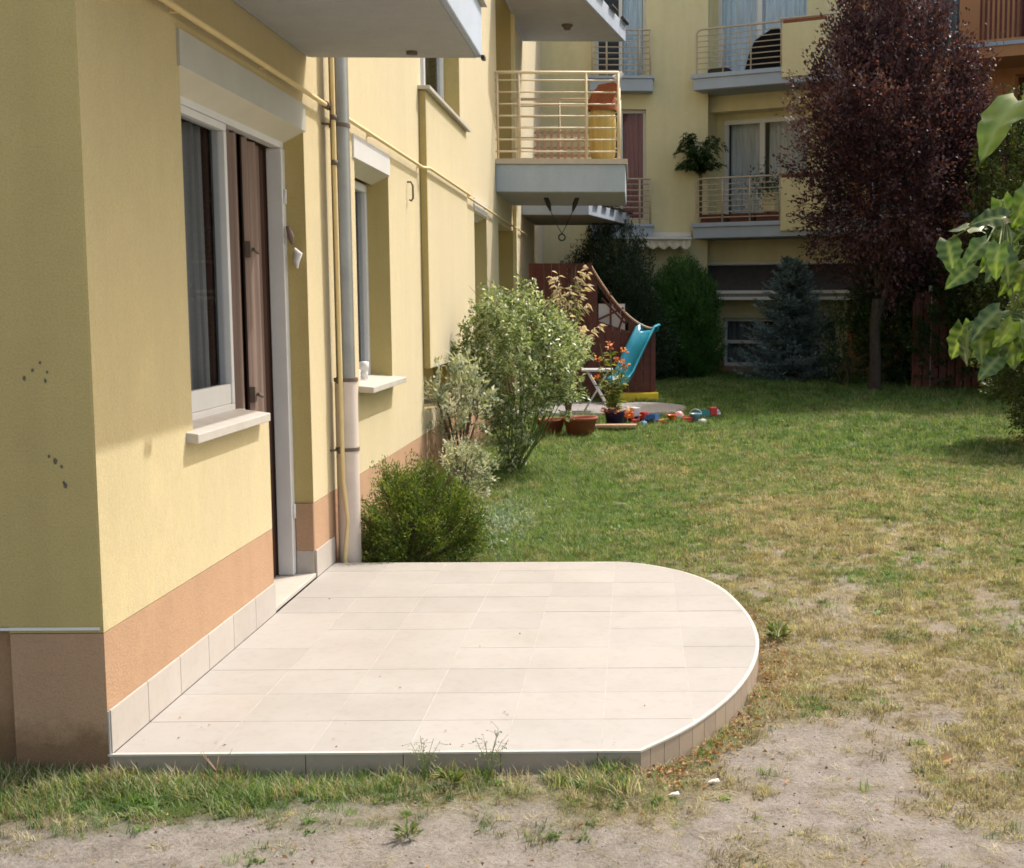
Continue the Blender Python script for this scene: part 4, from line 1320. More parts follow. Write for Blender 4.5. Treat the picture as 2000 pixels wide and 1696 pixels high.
# ---- blue spruce in whorls
M['spruce'] = leafmat('blue_spruce_needles', [(.03, .065, .07), (.08, .14, .15), (.18, .26, .28), (.30, .39, .41)], .1, .6)
sp = empty('blue_spruce', (2.93, 23.7, float(zg(2.93, 23.7))), 'blue spruce with layered branches in front of the low window', 'spruce')
q = MB(); q.tube([(0, 0, -.1), (0, 0, 1.2), (0, 0, 2.28)], [.07, .04, .012], 8); q.build('trunk', M['bark'], sp)
P_l, D_l, T_l, bm_ = [], [], [], MB()
z = .12
lev = 0
while z < 2.25:
    R_ = np.interp(z, [0, .25, .7, 1.1, 1.5, 2.0, 2.3], [.98, 1.02, .74, .66, .52, .26, .06])
    nb = int(9 + 6 * R_)
    for k in range(nb):
        a = 2 * math.pi * k / nb + lev * .7 + random.uniform(-.2, .2)
        Rk = R_ * random.uniform(.78, 1.12)
        zz = z + random.uniform(-.05, .05)
        npt = 9
        path = [Vector((math.cos(a) * Rk * t, math.sin(a) * Rk * t, zz - .10 * Rk * math.sin(t * 2.6) + .12 * Rk * t * t + .05 * t)) for t in np.linspace(0, 1, npt)]
        bm_.tube(path[::2], [.012, .009, .006, .004, .002][:len(path[::2])], 4)
        tv = random.random() * .5
        for i in range(1, npt):
            seg = path[i] - path[i - 1]
            side = Vector((-math.sin(a), math.cos(a), 0))
            nsub = 3 if i < npt - 1 else 1
            for s_ in ((-1, 1) if i < npt - 1 else (0,)):
                sl_ = Rk * .30 * (1 - (i / npt) * .7) + .05
                dirv = (side * s_ + seg.normalized() * .9 + Vector((0, 0, random.uniform(-.12, .15)))).normalized()
                m_ = int(10 + sl_ * 60)
                t_ = rng.random((m_, 1))
                P = np.array(path[i])[None] + np.array(dirv)[None] * sl_ * t_
                Dn = np.array(dirv)[None] * .75 + rng.normal(size=(m_, 3)) * .42 + np.array([0, 0, .12])
                P_l.append(P); D_l.append(Dn); T_l.append(np.clip(tv + rng.random(m_) * .35 + .25 * (i / npt), 0, 1))
    z += .155 * (1 - .25 * z / 2.3); lev += 1
P_l, D_l, T_l = np.concatenate(P_l), np.concatenate(D_l), np.concatenate(T_l)
leaves('needles', P_l, D_l, rng.uniform(.035, .065, len(P_l)), .015, M['spruce'], sp, T_l)
bm_.build('branches', M['bark'], sp)

# ---- dark shrubs under the plum tree and along the right
M['darkleaf'] = leafmat('dark_green_leaves', [(.018, .038, .012), (.040, .080, .022), (.085, .14, .04)], .25, .35, spec=.6)
M['midleaf'] = leafmat('mid_green_leaves', [(.02, .035, .008), (.05, .08, .015), (.10, .13, .03), (.16, .15, .05)], .3, .4)
def blob(rx, ry, rz, zc, seed, gap=.30):
    def f(p):
        a = np.arctan2(p[:, 1], p[:, 0])
        k = 1 + .15 * np.sin(a * 3 + seed + p[:, 2] * 2) + .12 * np.sin(a * 5 + seed * 2 - p[:, 2] * 4)
        e_ = (p[:, 0] / rx) ** 2 + (p[:, 1] / ry) ** 2 + ((p[:, 2] - zc) / rz) ** 2
        return (e_ < k) & (e_ > .35 * rng.random(len(p))) & (p[:, 2] > .02) & (vnoise(p[:, 0] * 3 + p[:, 2] * 2 + seed * 9 + 50, p[:, 1] * 3 + 50 - p[:, 2]) > gap)
    return f
def shrub(name, x, y, rx, ry, h, ntw, per, tl, ll, mat, label, seed, stems=7, zc=None, rz=None, gap=.30, wr=.5, cat='shrub', group=None):
    e = empty(name, (x, y, float(zg(x, y))), label, cat, group)
    zc = h * .52 if zc is None else zc; rz = h * .50 if rz is None else rz
    A_ = in_shape(ntw, blob(rx, ry, rz, zc, seed, gap), (-rx * 1.2, -ry * 1.2, .02), (rx * 1.2, ry * 1.2, h * 1.12))
    d_ = unit(A_ - np.array([0, 0, zc * .5])) + rng.normal(size=A_.shape) * .45 + np.array([0, 0, .3])
    P, D = twigs(A_, d_, per, tl)
    leaves('foliage', P, D, ll * rng.uniform(.6, 1.25, len(P)), ll * wr * rng.uniform(.8, 1.2, len(P)), mat, e, np.clip(np.repeat(rng.random(ntw), per) * .45 + rng.random(len(P)) * .55, 0, 1))
    q = MB()
    for k in range(stems):
        t_ = A_[rng.integers(len(A_))]
        q.tube([(random.gauss(0, .05), random.gauss(0, .05), -.03), (t_[0] * .35, t_[1] * .35, t_[2] * .5), tuple(t_)], [.016, .011, .004], 5)
    for k in range(0, ntw, 9):
        q.bar(Vector(A_[k]) - Vector(unit(d_[k:k + 1])[0]) * tl * .3, Vector(A_[k]) + Vector(unit(d_[k:k + 1])[0]) * tl, .004, 4, .001, cap=False)
    q.build('stem', M['twig'], e)
    return e
shrub('evergreen_shrub', 4.75, 22.6, .85, .8, 2.4, 1300, 26, .24, .06, M['darkleaf'], 'dark green shrub right behind the plum tree trunk', 1, gap=.15)
shrub('evergreen_shrub', 5.55, 21.8, .8, .8, 1.9, 1100, 26, .24, .06, M['darkleaf'], 'dark shrub to the right of the plum trunk in deep shade', 2.3, gap=.12)
shrub('sapling', 3.75, 22.4, .38, .35, 1.55, 150, 14, .2, .06, M['darkleaf'], 'thin leafy sapling on the left of the plum tree trunk', 3.1, gap=.3)
shrub('broadleaf_shrub', 6.4, 20.0, 1.1, 1.0, 4.6, 1500, 24, .3, .065, M['midleaf'], 'tall mixed green and brown shrub behind the right edge', 4.4, gap=.28)
shrub('broadleaf_shrub', 5.15, 14.25, 1.05, 1.0, 2.05, 2100, 26, .22, .05, M['midleaf'], 'rounded loose shrub with small leaves at the right edge of the lawn', 5.2, gap=.22)
shrub('evergreen_shrub', 7.0, 22.5, 1.2, 1.0, 3.2, 1200, 24, .3, .08, M['darkleaf'], 'tall dark shrub in front of the red board fence', 6.2, gap=.18)

# ---- big rose bush by the wall
M['rose'] = leafmat('pale_rose_leaves', [(.05, .09, .03), (.13, .19, .07), (.30, .36, .20), (.62, .66, .50)], .30, .36, spec=.6)
rb = empty('rose_bush', (-1.08, 12.4, 0), 'large pale leaved rose bush growing against the yellow wall', 'bush')
def roseshape(p):
    z = p[:, 2]
    rad = np.interp(z, [.05, .35, .75, 1.1, 1.45, 1.85], [.12, .24, .46, .60, .44, .10])
    a = np.arctan2(p[:, 1], p[:, 0])
    rad = rad * (1 + .18 * np.sin(a * 3 + z * 4) + .12 * np.sin(a * 5 - z * 7))
    cx_ = np.interp(z, [0, .6, 1.2, 2.0], [-.12, -.05, .04, -.20])
    rr = np.hypot(p[:, 0] - cx_, p[:, 1] * .95)
    return (rr < rad) & (rr > rad * .5 * rng.random(len(p))) & (vnoise(p[:, 0] * 6 + z * 3 + 90, p[:, 1] * 6 + 90 - z * 4) > .36)
A = in_shape(820, roseshape, (-.85, -.8, .05), (.85, .8, 1.98))
Dd = unit(A - np.array([0, 0, .5])) + rng.normal(size=A.shape) * .5 + np.array([0, 0, .25])
P_, D_ = twigs(A, Dd, 17, .16, .8)
leaves('foliage', P_, D_, rng.uniform(.03, .07, len(P_)), rng.uniform(.018, .034, len(P_)), M['rose'], rb, np.clip(rng.random(len(P_)) ** .85 * .85 + .2 * np.repeat(rng.random(len(A)), 17), 0, 1), droop=.15)
q = MB()
for k in range(26):
    t_ = A[rng.integers(len(A))]
    q.tube([(-.1 + random.gauss(0, .05), random.gauss(0, .05), -.02), (t_[0] * .5, t_[1] * .5, t_[2] * .5), tuple(t_)], [.010, .007, .003], 5)
for k in range(14):
    a = random.uniform(0, 6.28); h = random.uniform(1.6, 2.1); r_ = random.uniform(.1, .5)
    q.tube([(0, 0, 1.0), (math.cos(a) * r_ * .5, math.sin(a) * r_ * .5, h * .8), (math.cos(a) * r_ - .1, math.sin(a) * r_, h)], [.006, .004, .002], 4)
q.build('stem', M['greenstem'], rb)

# white flowering plants in front of the bay
M['silver'] = leafmat('silvery_leaves', [(.10, .13, .08), (.24, .28, .20), (.48, .50, .42), (.70, .70, .64)], .3, .6, spec=.3)
shrub('silvery_shrub', -1.55, 11.3, .22, .32, 1.12, 130, 13, .17, .06, M['silver'], 'silvery leaved shrub with pale flowers in front of the bay', 7.7, stems=14, zc=.78, rz=.36, gap=.3, wr=.42)
shrub('silvery_shrub', -1.42, 10.4, .20, .24, .42, 110, 13, .12, .045, M['silver'], 'low greyish flowering plant between the juniper and the rose bush', 8.1, stems=10, zc=.26, rz=.24, gap=.3, wr=.4)
ds = MB()
for k in range(60):
    x_ = random.gauss(0, .16); y_ = random.gauss(0, .35); h = random.uniform(.35, .75)
    ds.tube([(x_ * .5, y_ * .7, 0), (x_ * .8, y_, h * .6), (x_ + random.gauss(0, .04), y_ * 1.1, h)], [.004, .003, .002], 4)
M['straw'] = plain('dry_straw_stem', (.36, .25, .15), .9, var=.3)
tag(ds.build('dry_stalks', M['straw'], None, loc=(-1.58, 11.3, 0)), 'bunch of dry brown stalks standing against the salmon plinth', 'dead plant')
# tall pale oleander behind and the potted one
M['oleander'] = leafmat('pink_white_blossom_leaves', [(.12, .17, .07), (.35, .33, .22), (.60, .48, .40), (.72, .62, .55)], .3, .45)
ol = empty('flowering_shrub', (-.80, 15.5, .2), 'tall potted shrub with arching pale pinkish flower sprays', 'shrub')
q = MB(); PP, DD_, TT_ = [], [], []
for k in range(34):
    a = random.uniform(0, 6.28); r_ = random.uniform(.10, .42); h = random.uniform(1.0, 1.95)
    tip = Vector((math.cos(a) * r_ - .02, math.sin(a) * r_, h)); md = Vector((tip.x * .35, tip.y * .35, h * .62))
    q.tube([(0, 0, 0), tuple(md), tuple(tip)], [.012, .007, .003], 5)
    out = Vector((math.cos(a), math.sin(a), -.25)).normalized()
    for i in range(26):
        t_ = random.random()
        pnt = md.lerp(tip, t_ ** .7) + out * (max(0, t_ - .6) * .25)
        PP.append(tuple(pnt)); DD_.append((out.x + random.gauss(0, .6), out.y + random.gauss(0, .6), random.gauss(-.1, .5)))
        TT_.append(min(1, max(0, random.gauss(.25 + .65 * t_ ** 3, .15))))
q.build('stem', M['twig'], ol)
leaves('foliage', np.array(PP), np.array(DD_), rng.uniform(.06, .12, len(PP)), .02, M['oleander'], ol, np.array(TT_), droop=.3)
# orange flowers in the purple pot
M['canna'] = leafmat('canna_leaves', [(.10, .14, .03), (.22, .26, .06), (.40, .40, .14)], .35, .4)
M['orangeflower'] = leafmat('orange_petals', [(.60, .10, .02), (.72, .22, .06), (.75, .42, .25)], .35, .5)
cn = empty('canna_plant', (-.26, 16.3, .2), 'spindly orange flowering plant growing out of the purple pot', 'plant')
q = MB(); P1, D1, P2, D2 = [], [], [], []
for k in range(20):
    a = random.uniform(0, 6.28); h = random.uniform(.5, .98); r_ = random.uniform(.03, .26)
    tip = Vector((math.cos(a) * r_, math.sin(a) * r_, h))
    q.tube([(0, 0, 0), (tip.x * .4, tip.y * .4, h * .5), tuple(tip)], [.006, .005, .003], 5)
    for i in range(12):
        t_ = random.uniform(.1, .9); P1.append(tuple(Vector((tip.x, tip.y, tip.z)) * t_)); D1.append((random.gauss(0, 1), random.gauss(0, 1), random.uniform(-.3, 1)))
    if k < 9:
        for i in range(9): P2.append(tuple(tip + Vector([random.gauss(0, .02) for _ in range(3)]))); D2.append((random.gauss(0, 1), random.gauss(0, 1), random.uniform(-.2, 1)))
for i in range(60): P2.append((random.gauss(0, .12), random.gauss(-.05, .1), random.uniform(.02, .12))); D2.append((random.gauss(0, 1), random.gauss(0, 1), .5))
q.build('stem', M['greenstem'], cn)
leaves('foliage', np.array(P1), np.array(D1), rng.uniform(.07, .15, len(P1)), .03, M['canna'], cn, droop=.2)
leaves('flower', np.array(P2), np.array(D2), .05, .035, M['orangeflower'], cn)
# hanging plant on the lower far balcony
M['fern'] = leafmat('balcony_fern_leaves', [(.012, .03, .006), (.03, .07, .012), (.07, .12, .03)], .25, .45)
fp = FF((.10, -.15, 4.25))
fe = empty('potted_palm', fp, 'bushy dark green plant overhanging the corner of the lower far balcony', 'plant')
PP, DD_ = [], []
q = MB()
for k in range(70):
    a = random.uniform(0, 6.28); r_ = random.uniform(.2, .55); h = random.uniform(.1, .75)
    for i in range(30):
        t_ = random.random()
        PP.append((math.cos(a) * r_ * t_, math.sin(a) * r_ * t_ * .7, h * math.sin(t_ * 2.3) + random.gauss(0, .02)))
        DD_.append((math.cos(a) + random.gauss(0, .5), math.sin(a) + random.gauss(0, .5), .3 - t_))
    if k % 6 == 0: q.tube([(0, 0, -.1), (math.cos(a) * r_ * .5, math.sin(a) * r_ * .35, h * .9), (math.cos(a) * r_, math.sin(a) * r_ * .7, h * .7)], [.01, .006, .002], 4)
q.bar((0, 0, -.9), (0, 0, 0), .03); q.build('stem', M['twig'], fe)
leaves('foliage', np.array(PP), np.array(DD_), rng.uniform(.07, .13, len(PP)), .028, M['fern'], fe, droop=.2)
fp = FF((1.45, -.35, 3.95))
fe2 = empty('potted_plant', fp, 'small leafy plant by the railing of the lower far balcony', 'plant')
P = rng.normal(size=(500, 3)) * (.22, .15, .16)
leaves('foliage', P, rng.normal(size=(500, 3)), rng.uniform(.05, .09, 500), .03, M['fern'], fe2)
q = MB(); q.bar((0, 0, -.6), (0, 0, 0), .02); q.build('stem', M['twig'], fe2)

# ---- leafy branch reaching in from the right, close to the camera
M['catalpa'] = None
m, n, p = nt('big_green_leaf')
uv = n.nodes.new('ShaderNodeAttribute'); uv.attribute_name = 'vein'
oi = n.nodes.new('ShaderNodeObjectInfo')
c = ramp(n, oi.outputs['Random'], [(0, (.016, .045, .010)), (.5, (.036, .085, .013)), (1, (.09, .15, .02))])
c = mix(n, c, (.20, .26, .10), uv.outputs['Fac'])
c = mix(n, c, ramp(n, noise(n, 22, 4, .6), [(.3, (.8, .8, .7)), (.7, (1.05, 1.05, 1.0))]), .7, 'MULTIPLY')
n.links.new(c, p.inputs['Base Color'])
p.inputs['Roughness'].default_value = .33
p.inputs['Specular IOR Level'].default_value = .55
trn = n.nodes.new('ShaderNodeBsdfTranslucent'); n.links.new(mix(n, c, (2.2, 2.2, .6), 1.0, 'MULTIPLY'), trn.inputs[0])
mx = n.nodes.new('ShaderNodeMixShader'); mx.inputs[0].default_value = .27
n.links.new(p.outputs[0], mx.inputs[1]); n.links.new(trn.outputs[0], mx.inputs[2]); n.links.new(mx.outputs[0], n.nodes['Material Output'].inputs[0])
M['catalpa'] = m
def big_leaf_mesh(seed):
    r = random.Random(seed)
    nu, nv = 9, 6
    vs, ve = [], []
    for i in range(nu + 1):
        t = i / nu
        w = .40 * math.sin(math.pi * min(1, t ** .62 * .985 + .0)) ** .8 * (1 - .25 * t) if 0 < t < 1 else .0
        if i == 0: w = .20
        for j in range(-nv // 2, nv // 2 + 1):
            s = j / (nv / 2)
            x = s * w * (1 + .09 * math.sin(t * 23 + seed) + .06 * math.sin(t * 41 + seed * 3) + .05 * (j > 0) * math.sin(seed * 2.0))
            y = t - .10 * (abs(s) ** 1.5) * (1 if i == 0 else .0) - (.07 * abs(s) if i < 2 else 0)
            z = -.46 * t ** 1.8 + .26 * abs(s) * w + .012 * (i % 2) + .045 * math.sin(t * 14 + seed * 2) * abs(s) - .09 * (abs(s) * w * 2) ** 2 + .02 * math.sin(s * 6 + seed)
            vs.append((x, y, z)); ve.append(.9 if j == 0 else (.40 if (i % 2 == 0) else 0.0))
    k = nv + 1
    fs = [(i * k + j, i * k + j + 1, (i + 1) * k + j + 1, (i + 1) * k + j) for i in range(nu) for j in range(nv)]
    me = np_mesh('leaf', np.array(vs), np.array(fs), M['catalpa'], {'vein': ('POINT', np.array(ve))}, True)
    return me
leafm = [big_leaf_mesh(s) for s in range(4)]
br = empty('leafy_branch', (1.35, 3.3, 1.9), 'leafy green branch with large heart shaped leaves hanging in at the right', 'branch')
q = MB()
B = [(.55, .4, .75), (.10, .1, .35), (-.28, -.05, .12), (-.42, -.1, -.03)]
q.tube(B, [.014, .010, .006, .003], 6)
B2 = [(.5, .1, -.05), (.05, -.02, -.20), (-.32, -.12, -.24), (-.48, -.15, -.30)]
q.tube(B2, [.012, .008, .005, .003], 6)
q.tube([(.6, .3, .05), (.5, .1, -.05)], [.014, .012], 6)
q.build('twig', M['greenstem'], br)
def big_leaf(x, z, y, size, ax, nrm, k):
    """ax = direction the leaf tip points to, nrm = its upper side"""
    ax = Vector(ax).normalized(); nn = Vector(nrm); nn = (nn - ax * nn.dot(ax)).normalized()
    sd = ax.cross(nn)
    o = link('leaf', leafm[k % 4], br)
    mt = Matrix((sd, ax, nn)).transposed().to_4x4()
    o.matrix_local = Matrix.Translation((x - 1.35, y - 3.3, z - 1.9)) @ mt @ Matrix.Scale(size, 4)
# (x, z, y, size, tip direction, upper side)
LV = [
    (.93, 2.14, 3.12, .20, (-.75, -.45, -.55), (-.25, -.35, .85)),
    (.985, 2.19, 3.15, .13, (-.2, -.3, -.9), (.3, -.6, .7)),
    (.845, 1.80, 3.05, .125, (-.85, -.2, -.55), (-.1, -.6, .8)),
    (.905, 1.86, 3.10, .13, (-.8, -.1, .05), (.1, -.75, .65)),
    (.86, 1.79, 3.00, .12, (-.35, -.3, -1), (-.5, -.6, .6)),
    (.93, 1.80, 3.20, .135, (-.55, .1, -.75), (.3, -.8, .5)),
    (.965, 1.93, 3.12, .14, (-.35, -.2, -.95), (.2, -.85, .45)),
    (1.02, 1.86, 3.20, .14, (-.2, -.2, -1), (-.3, -.8, .5)),
    (.90, 1.84, 3.30, .12, (-.9, .2, .35), (0, -.5, .9)),
    (.985, 1.75, 3.15, .11, (-.8, -.2, -.15), (.1, -.4, .9)),
    (.94, 1.735, 3.18, .10, (-.2, -.2, -1), (.4, -.8, .4)),
    (1.00, 1.64, 3.05, .12, (-.6, -.2, -.2), (.1, -.5, .85)),
    (.865, 1.635, 3.00, .145, (-.75, -.1, -.45), (.0, -.5, .85)),
    (.835, 1.60, 3.02, .135, (-.35, -.2, -1), (-.75, -.6, .35)),
    (.875, 1.60, 3.05, .16, (-.18, -.2, -1), (-.2, -.9, .35)),
    (.905, 1.60, 3.10, .165, (.08, -.2, -1), (.35, -.85, .35)),
    (.93, 1.61, 3.00, .12, (.35, -.2, -.9), (.2, -.85, .45)),
    (.97, 1.60, 3.12, .13, (.1, -.2, -1), (-.4, -.8, .4)),
    (1.01, 1.58, 3.15, .15, (-.1, -.1, -1), (.4, -.8, .4)),
    (1.03, 1.70, 3.10, .13, (-.3, -.2, -.9), (-.3, -.8, .5)),
    (.82, 1.585, 3.10, .10, (-.35, .1, -1), (-.9, -.3, .2)),
]
_r = random.Random(5)
for (cx_, cz_, n_) in ((.96, 1.86, 10), (.99, 1.72, 9), (.92, 1.56, 8), (1.0, 1.54, 8), (.87, 1.79, 4), (.86, 1.58, 4)):
    for _ in range(n_):
        LV.append((cx_ + _r.uniform(-.05, .06), cz_ + _r.uniform(-.06, .06), _r.uniform(3.0, 3.35), _r.uniform(.09, .14),
                   (_r.uniform(-.8, .3), _r.uniform(-.4, .3), _r.uniform(-1, -.3)), (_r.uniform(-.6, .6), -.6, _r.uniform(.2, .8))))
for k, (x_, z_, y_, s_, ax, nr) in enumerate(LV): big_leaf(x_, z_, y_, s_ * (.86 if k < 1 else .66), ax, nr, k)
q = MB()
for (x_, z_, y_, s_, ax, nr) in LV:
    a = Vector((x_ - 1.35, y_ - 3.3, z_ - 1.9))
    best = min([Vector(b_).lerp(Vector(c_), t) for L_ in (B, B2) for b_, c_ in zip(L_, L_[1:]) for t in (0, .5, 1)], key=lambda v: (v - a).length)
    q.tube([tuple(best), tuple(a.lerp(best, .4) + Vector((0, 0, .01))), tuple(a)], [.003, .0025, .002], 4)
q.build('leaf_stalks', M['greenstem'], br)

# ---- individual weeds in front of the terrace
M['weedleaf'] = leafmat('weed_leaves', [(.07, .12, .03), (.14, .20, .05), (.24, .22, .10)], .3, .5)
def weed(x, y, h, kind, label):
    e = empty('weed', (x, y, float(zg(x, y))), label, 'weed')
    q = MB(); P1, D1 = [], []
    if kind == 'seed':
        for k in range(7):
            a = random.uniform(0, 6.28); r_ = random.uniform(.02, .45) * h
            tip = Vector((math.cos(a) * r_, math.sin(a) * r_, h * random.uniform(.65, 1)))
            q.tube([(0, 0, 0), (tip.x * .35, tip.y * .35, tip.z * .55), tuple(tip)], [.0018, .0013, .0008], 4)
            for i in range(9):
                t_ = random.uniform(.4, 1); b_ = Vector((tip.x * t_, tip.y * t_, tip.z * t_)); o_ = Vector([random.gauss(0, .014) for _ in range(3)])
                q.bar(b_, b_ + o_, .0006, 3, cap=False)
                P1.append(tuple(b_ + o_)); D1.append(tuple(Vector([random.gauss(0, 1) for _ in range(3)])))
        L_, W_ = .009, .006
    elif kind == 'dry':
        for a in (.4, 1.6, 2.6, 3.9, 5.2):
            tip = Vector((math.cos(a) * h * .4, math.sin(a) * h * .25, h * random.uniform(.75, 1)))
            q.tube([(0, 0, 0), (0, 0, h * .45), tuple(tip)], [.002, .0018, .0012], 4)
            P1.append(tuple(tip)); D1.append((tip.x, tip.y, .1))
        L_, W_ = .015, .003
    else:
        for k in range(46):
            a = random.uniform(0, 6.28)
            P1.append((0.015 * math.cos(a), .01 * math.sin(a), random.uniform(0, h * .5))); D1.append((math.cos(a), math.sin(a), random.uniform(.2, 1.4)))
        q.bar((0, 0, 0), (0, 0, h * .6), .002, 5)
        L_, W_ = h * .75, h * .13
    q.build('stem', M['straw'] if kind == 'dry' else M['greenstem'], e)
    leaves('foliage', np.array(P1), np.array(D1), np.array([random.uniform(.7, 1.2) * L_ for _ in P1]), W_, M['weedleaf'], e, droop=.1)
weed(-.72, 4.22, .155, 'seed', 'branching seedhead weed at the middle of the terrace front edge')
weed(-.50, 4.22, .17, 'seed', 'narrow upright seedhead weed left of the terrace corner')
weed(-1.42, 4.20, .13, 'dry', 'pinkish dry grass seedhead at the left of the terrace front')
weed(-.62, 4.16, .08, 'rosette', 'bright green broad leaved weed against the terrace riser')
weed(-.05, 4.24, .05, 'rosette', 'small green weed tucked under the front corner of the terrace')
weed(.70, 6.08, .11, 'rosette', 'fresh green weed clump beside the curved terrace edge')
weed(-.70, 3.78, .06, 'rosette', 'lone green tuft on the bare soil in front of the terrace')

# ================================================================== GRASS
def tuft_mesh(kind, seed):
    r = np.random.default_rng(seed)
    V, T, tint = [], [], []
    nb = {'up': 16, 'flat': 14, 'weed': 12, 'low': 18}[kind]
    for k in range(nb):
        a = r.random() * 6.283
        rad = r.random() ** .5 * .028
        bx, by = rad * math.cos(a), rad * math.sin(a)
        aa = r.random() * 6.283
        if kind == 'up': L, w, lean = r.uniform(.018, .062), .0022, r.uniform(.25, 2.2)
        elif kind == 'low': L, w, lean = r.uniform(.012, .034), .0026, r.uniform(.4, 1.3)
        elif kind == 'flat': L, w, lean = r.uniform(.03, .07), .0018, 3.0
        else: L, w, lean = r.uniform(.018, .035), .010, 1.2
        dx, dy = math.cos(aa), math.sin(aa)
        sx, sy = -dy * w / 2, dx * w / 2
        hor = L * lean / math.hypot(1, lean); ver = L / math.hypot(1, lean)
        if kind == 'flat': ver = r.uniform(.001, .010); hor = L
        b = len(V)
        m_ = .5
        V += [(bx - sx, by - sy, -.003), (bx + sx, by + sy, -.003),
              (bx + dx * hor * .4 - sx * .9, by + dy * hor * .4 - sy * .9, ver * .62), (bx + dx * hor * .4 + sx * .9, by + dy * hor * .4 + sy * .9, ver * .62),
              (bx + dx * hor, by + dy * hor, ver * (1 if kind != 'weed' else .8))]
        T += [(b, b + 1, b + 3), (b, b + 3, b + 2), (b + 2, b + 3, b + 4)]
    me = np_mesh('tuft_' + kind, np.array(V), np.array(T), M['blade'])
    return me
m, n, p = nt('grass_blade')
at = n.nodes.new('ShaderNodeAttribute'); at.attribute_name = 'dry'; at.attribute_type = 'INSTANCER'
oi = n.nodes.new('ShaderNodeObjectInfo')
gcol = ramp(n, oi.outputs['Random'], [(0, (.022, .075, .012)), (.35, (.055, .15, .024)), (.75, (.11, .225, .04)), (1, (.22, .30, .09))])
dcol = ramp(n, oi.outputs['Random'], [(0, (.16, .12, .07)), (.4, (.31, .25, .155)), (.75, (.43, .37, .25)), (1, (.54, .49, .37))])
c = mix(n, gcol, dcol, at.outputs['Fac'])
n.links.new(c, p.inputs['Base Color'])
p.inputs['Roughness'].default_value = .55
p.inputs['Specular IOR Level'].default_value = .3
trn = n.nodes.new('ShaderNodeBsdfTranslucent'); n.links.new(mix(n, c, (1.6, 1.6, .8), 1.0, 'MULTIPLY'), trn.inputs[0])
mx = n.nodes.new('ShaderNodeMixShader'); mx.inputs[0].default_value = .35
n.links.new(p.outputs[0], mx.inputs[1]); n.links.new(trn.outputs[0], mx.inputs[2]); n.links.new(mx.outputs[0], n.nodes['Material Output'].inputs[0])
M['blade'] = m


def scatter(name, pts, scale, rot, dry, kinds, label, var=None):
    """one object whose points carry tufts"""
    me = bpy.data.meshes.new(name)
    me.vertices.add(len(pts))
    me.vertices.foreach_set('co', np.ascontiguousarray(pts, np.float32).ravel())
    for nm, arr in (('sc', scale), ('rz', rot), ('dry', dry)):
        a = me.attributes.new(nm, 'FLOAT', 'POINT'); a.data.foreach_set('value', np.ascontiguousarray(arr, np.float32))
    a = me.attributes.new('vi', 'INT', 'POINT'); a.data.foreach_set('value', np.ascontiguousarray(var if var is not None else rng.integers(0, len(kinds), len(pts)), np.int32))
    o = link(name, me)
    tag(o, label, kind='stuff')
    src = bpy.data.collections.new(name + '_source')
    for i, k in enumerate(kinds):
        so_ = bpy.data.objects.new('%s_%02d' % (name + '_kind', i), k)
        src.objects.link(so_)
    g = bpy.data.node_groups.new(name + '_nodes', 'GeometryNodeTree')
    g.interface.new_socket('Geometry', in_out='INPUT', socket_type='NodeSocketGeometry')
    g.interface.new_socket('Geometry', in_out='OUTPUT', socket_type='NodeSocketGeometry')
    gi = g.nodes.new('NodeGroupInput'); go = g.nodes.new('NodeGroupOutput')
    ci = g.nodes.new('GeometryNodeCollectionInfo'); ci.inputs[0].default_value = src
    ci.inputs['Separate Children'].default_value = True; ci.inputs['Reset Children'].default_value = True
    ip = g.nodes.new('GeometryNodeInstanceOnPoints')
    ip.inputs['Pick Instance'].default_value = True
    def att(nm, ty):
        a_ = g.nodes.new('GeometryNodeInputNamedAttribute'); a_.data_type = ty; a_.inputs['Name'].default_value = nm
        return a_.outputs['Attribute']
    cx_ = g.nodes.new('ShaderNodeCombineXYZ')
    g.links.new(att('rz', 'FLOAT'), cx_.inputs[2])
    g.links.new(gi.outputs[0], ip.inputs['Points']); g.links.new(ci.outputs[0], ip.inputs['Instance'])
    g.links.new(att('vi', 'INT'), ip.inputs['Instance Index'])
    g.links.new(cx_.outputs[0], ip.inputs['Rotation']); g.links.new(att('sc', 'FLOAT'), ip.inputs['Scale'])
    g.links.new(ip.outputs[0], go.inputs[0])
    md = o.modifiers.new('scatter', 'NODES'); md.node_group = g
    return o

def visible(x, y, pad=.35):
    """keep only ground the photograph could plausibly see (with a margin either side)"""
    return (x < y * .32 + pad + .25) & (x > -y * .52 - pad) & (x > WX - (y < Y0) * 3)

def sample(n_, x0, x1, y0, y1, dens):
    x = rng.uniform(x0, x1, n_); y = rng.uniform(y0, y1, n_)
    k = (rng.random(n_) < dens(x, y)) & ~in_terrace(x, y, .006) & ~in_patio(x, y, .02) & visible(x, y)
    k &= ~((y > Y0) & (x < WX + .02))
    k &= ~((y < Y0 + .02) & (y > Y0 - .02) & (x < WX))
    return x[k], y[k]

kinds = [tuft_mesh('up', 1), tuft_mesh('up', 2), tuft_mesh('up', 3), tuft_mesh('low', 4), tuft_mesh('low', 5), tuft_mesh('low', 6), tuft_mesh('weed', 7), tuft_mesh('weed', 8), tuft_mesh('flat', 9), tuft_mesh('flat', 10)]

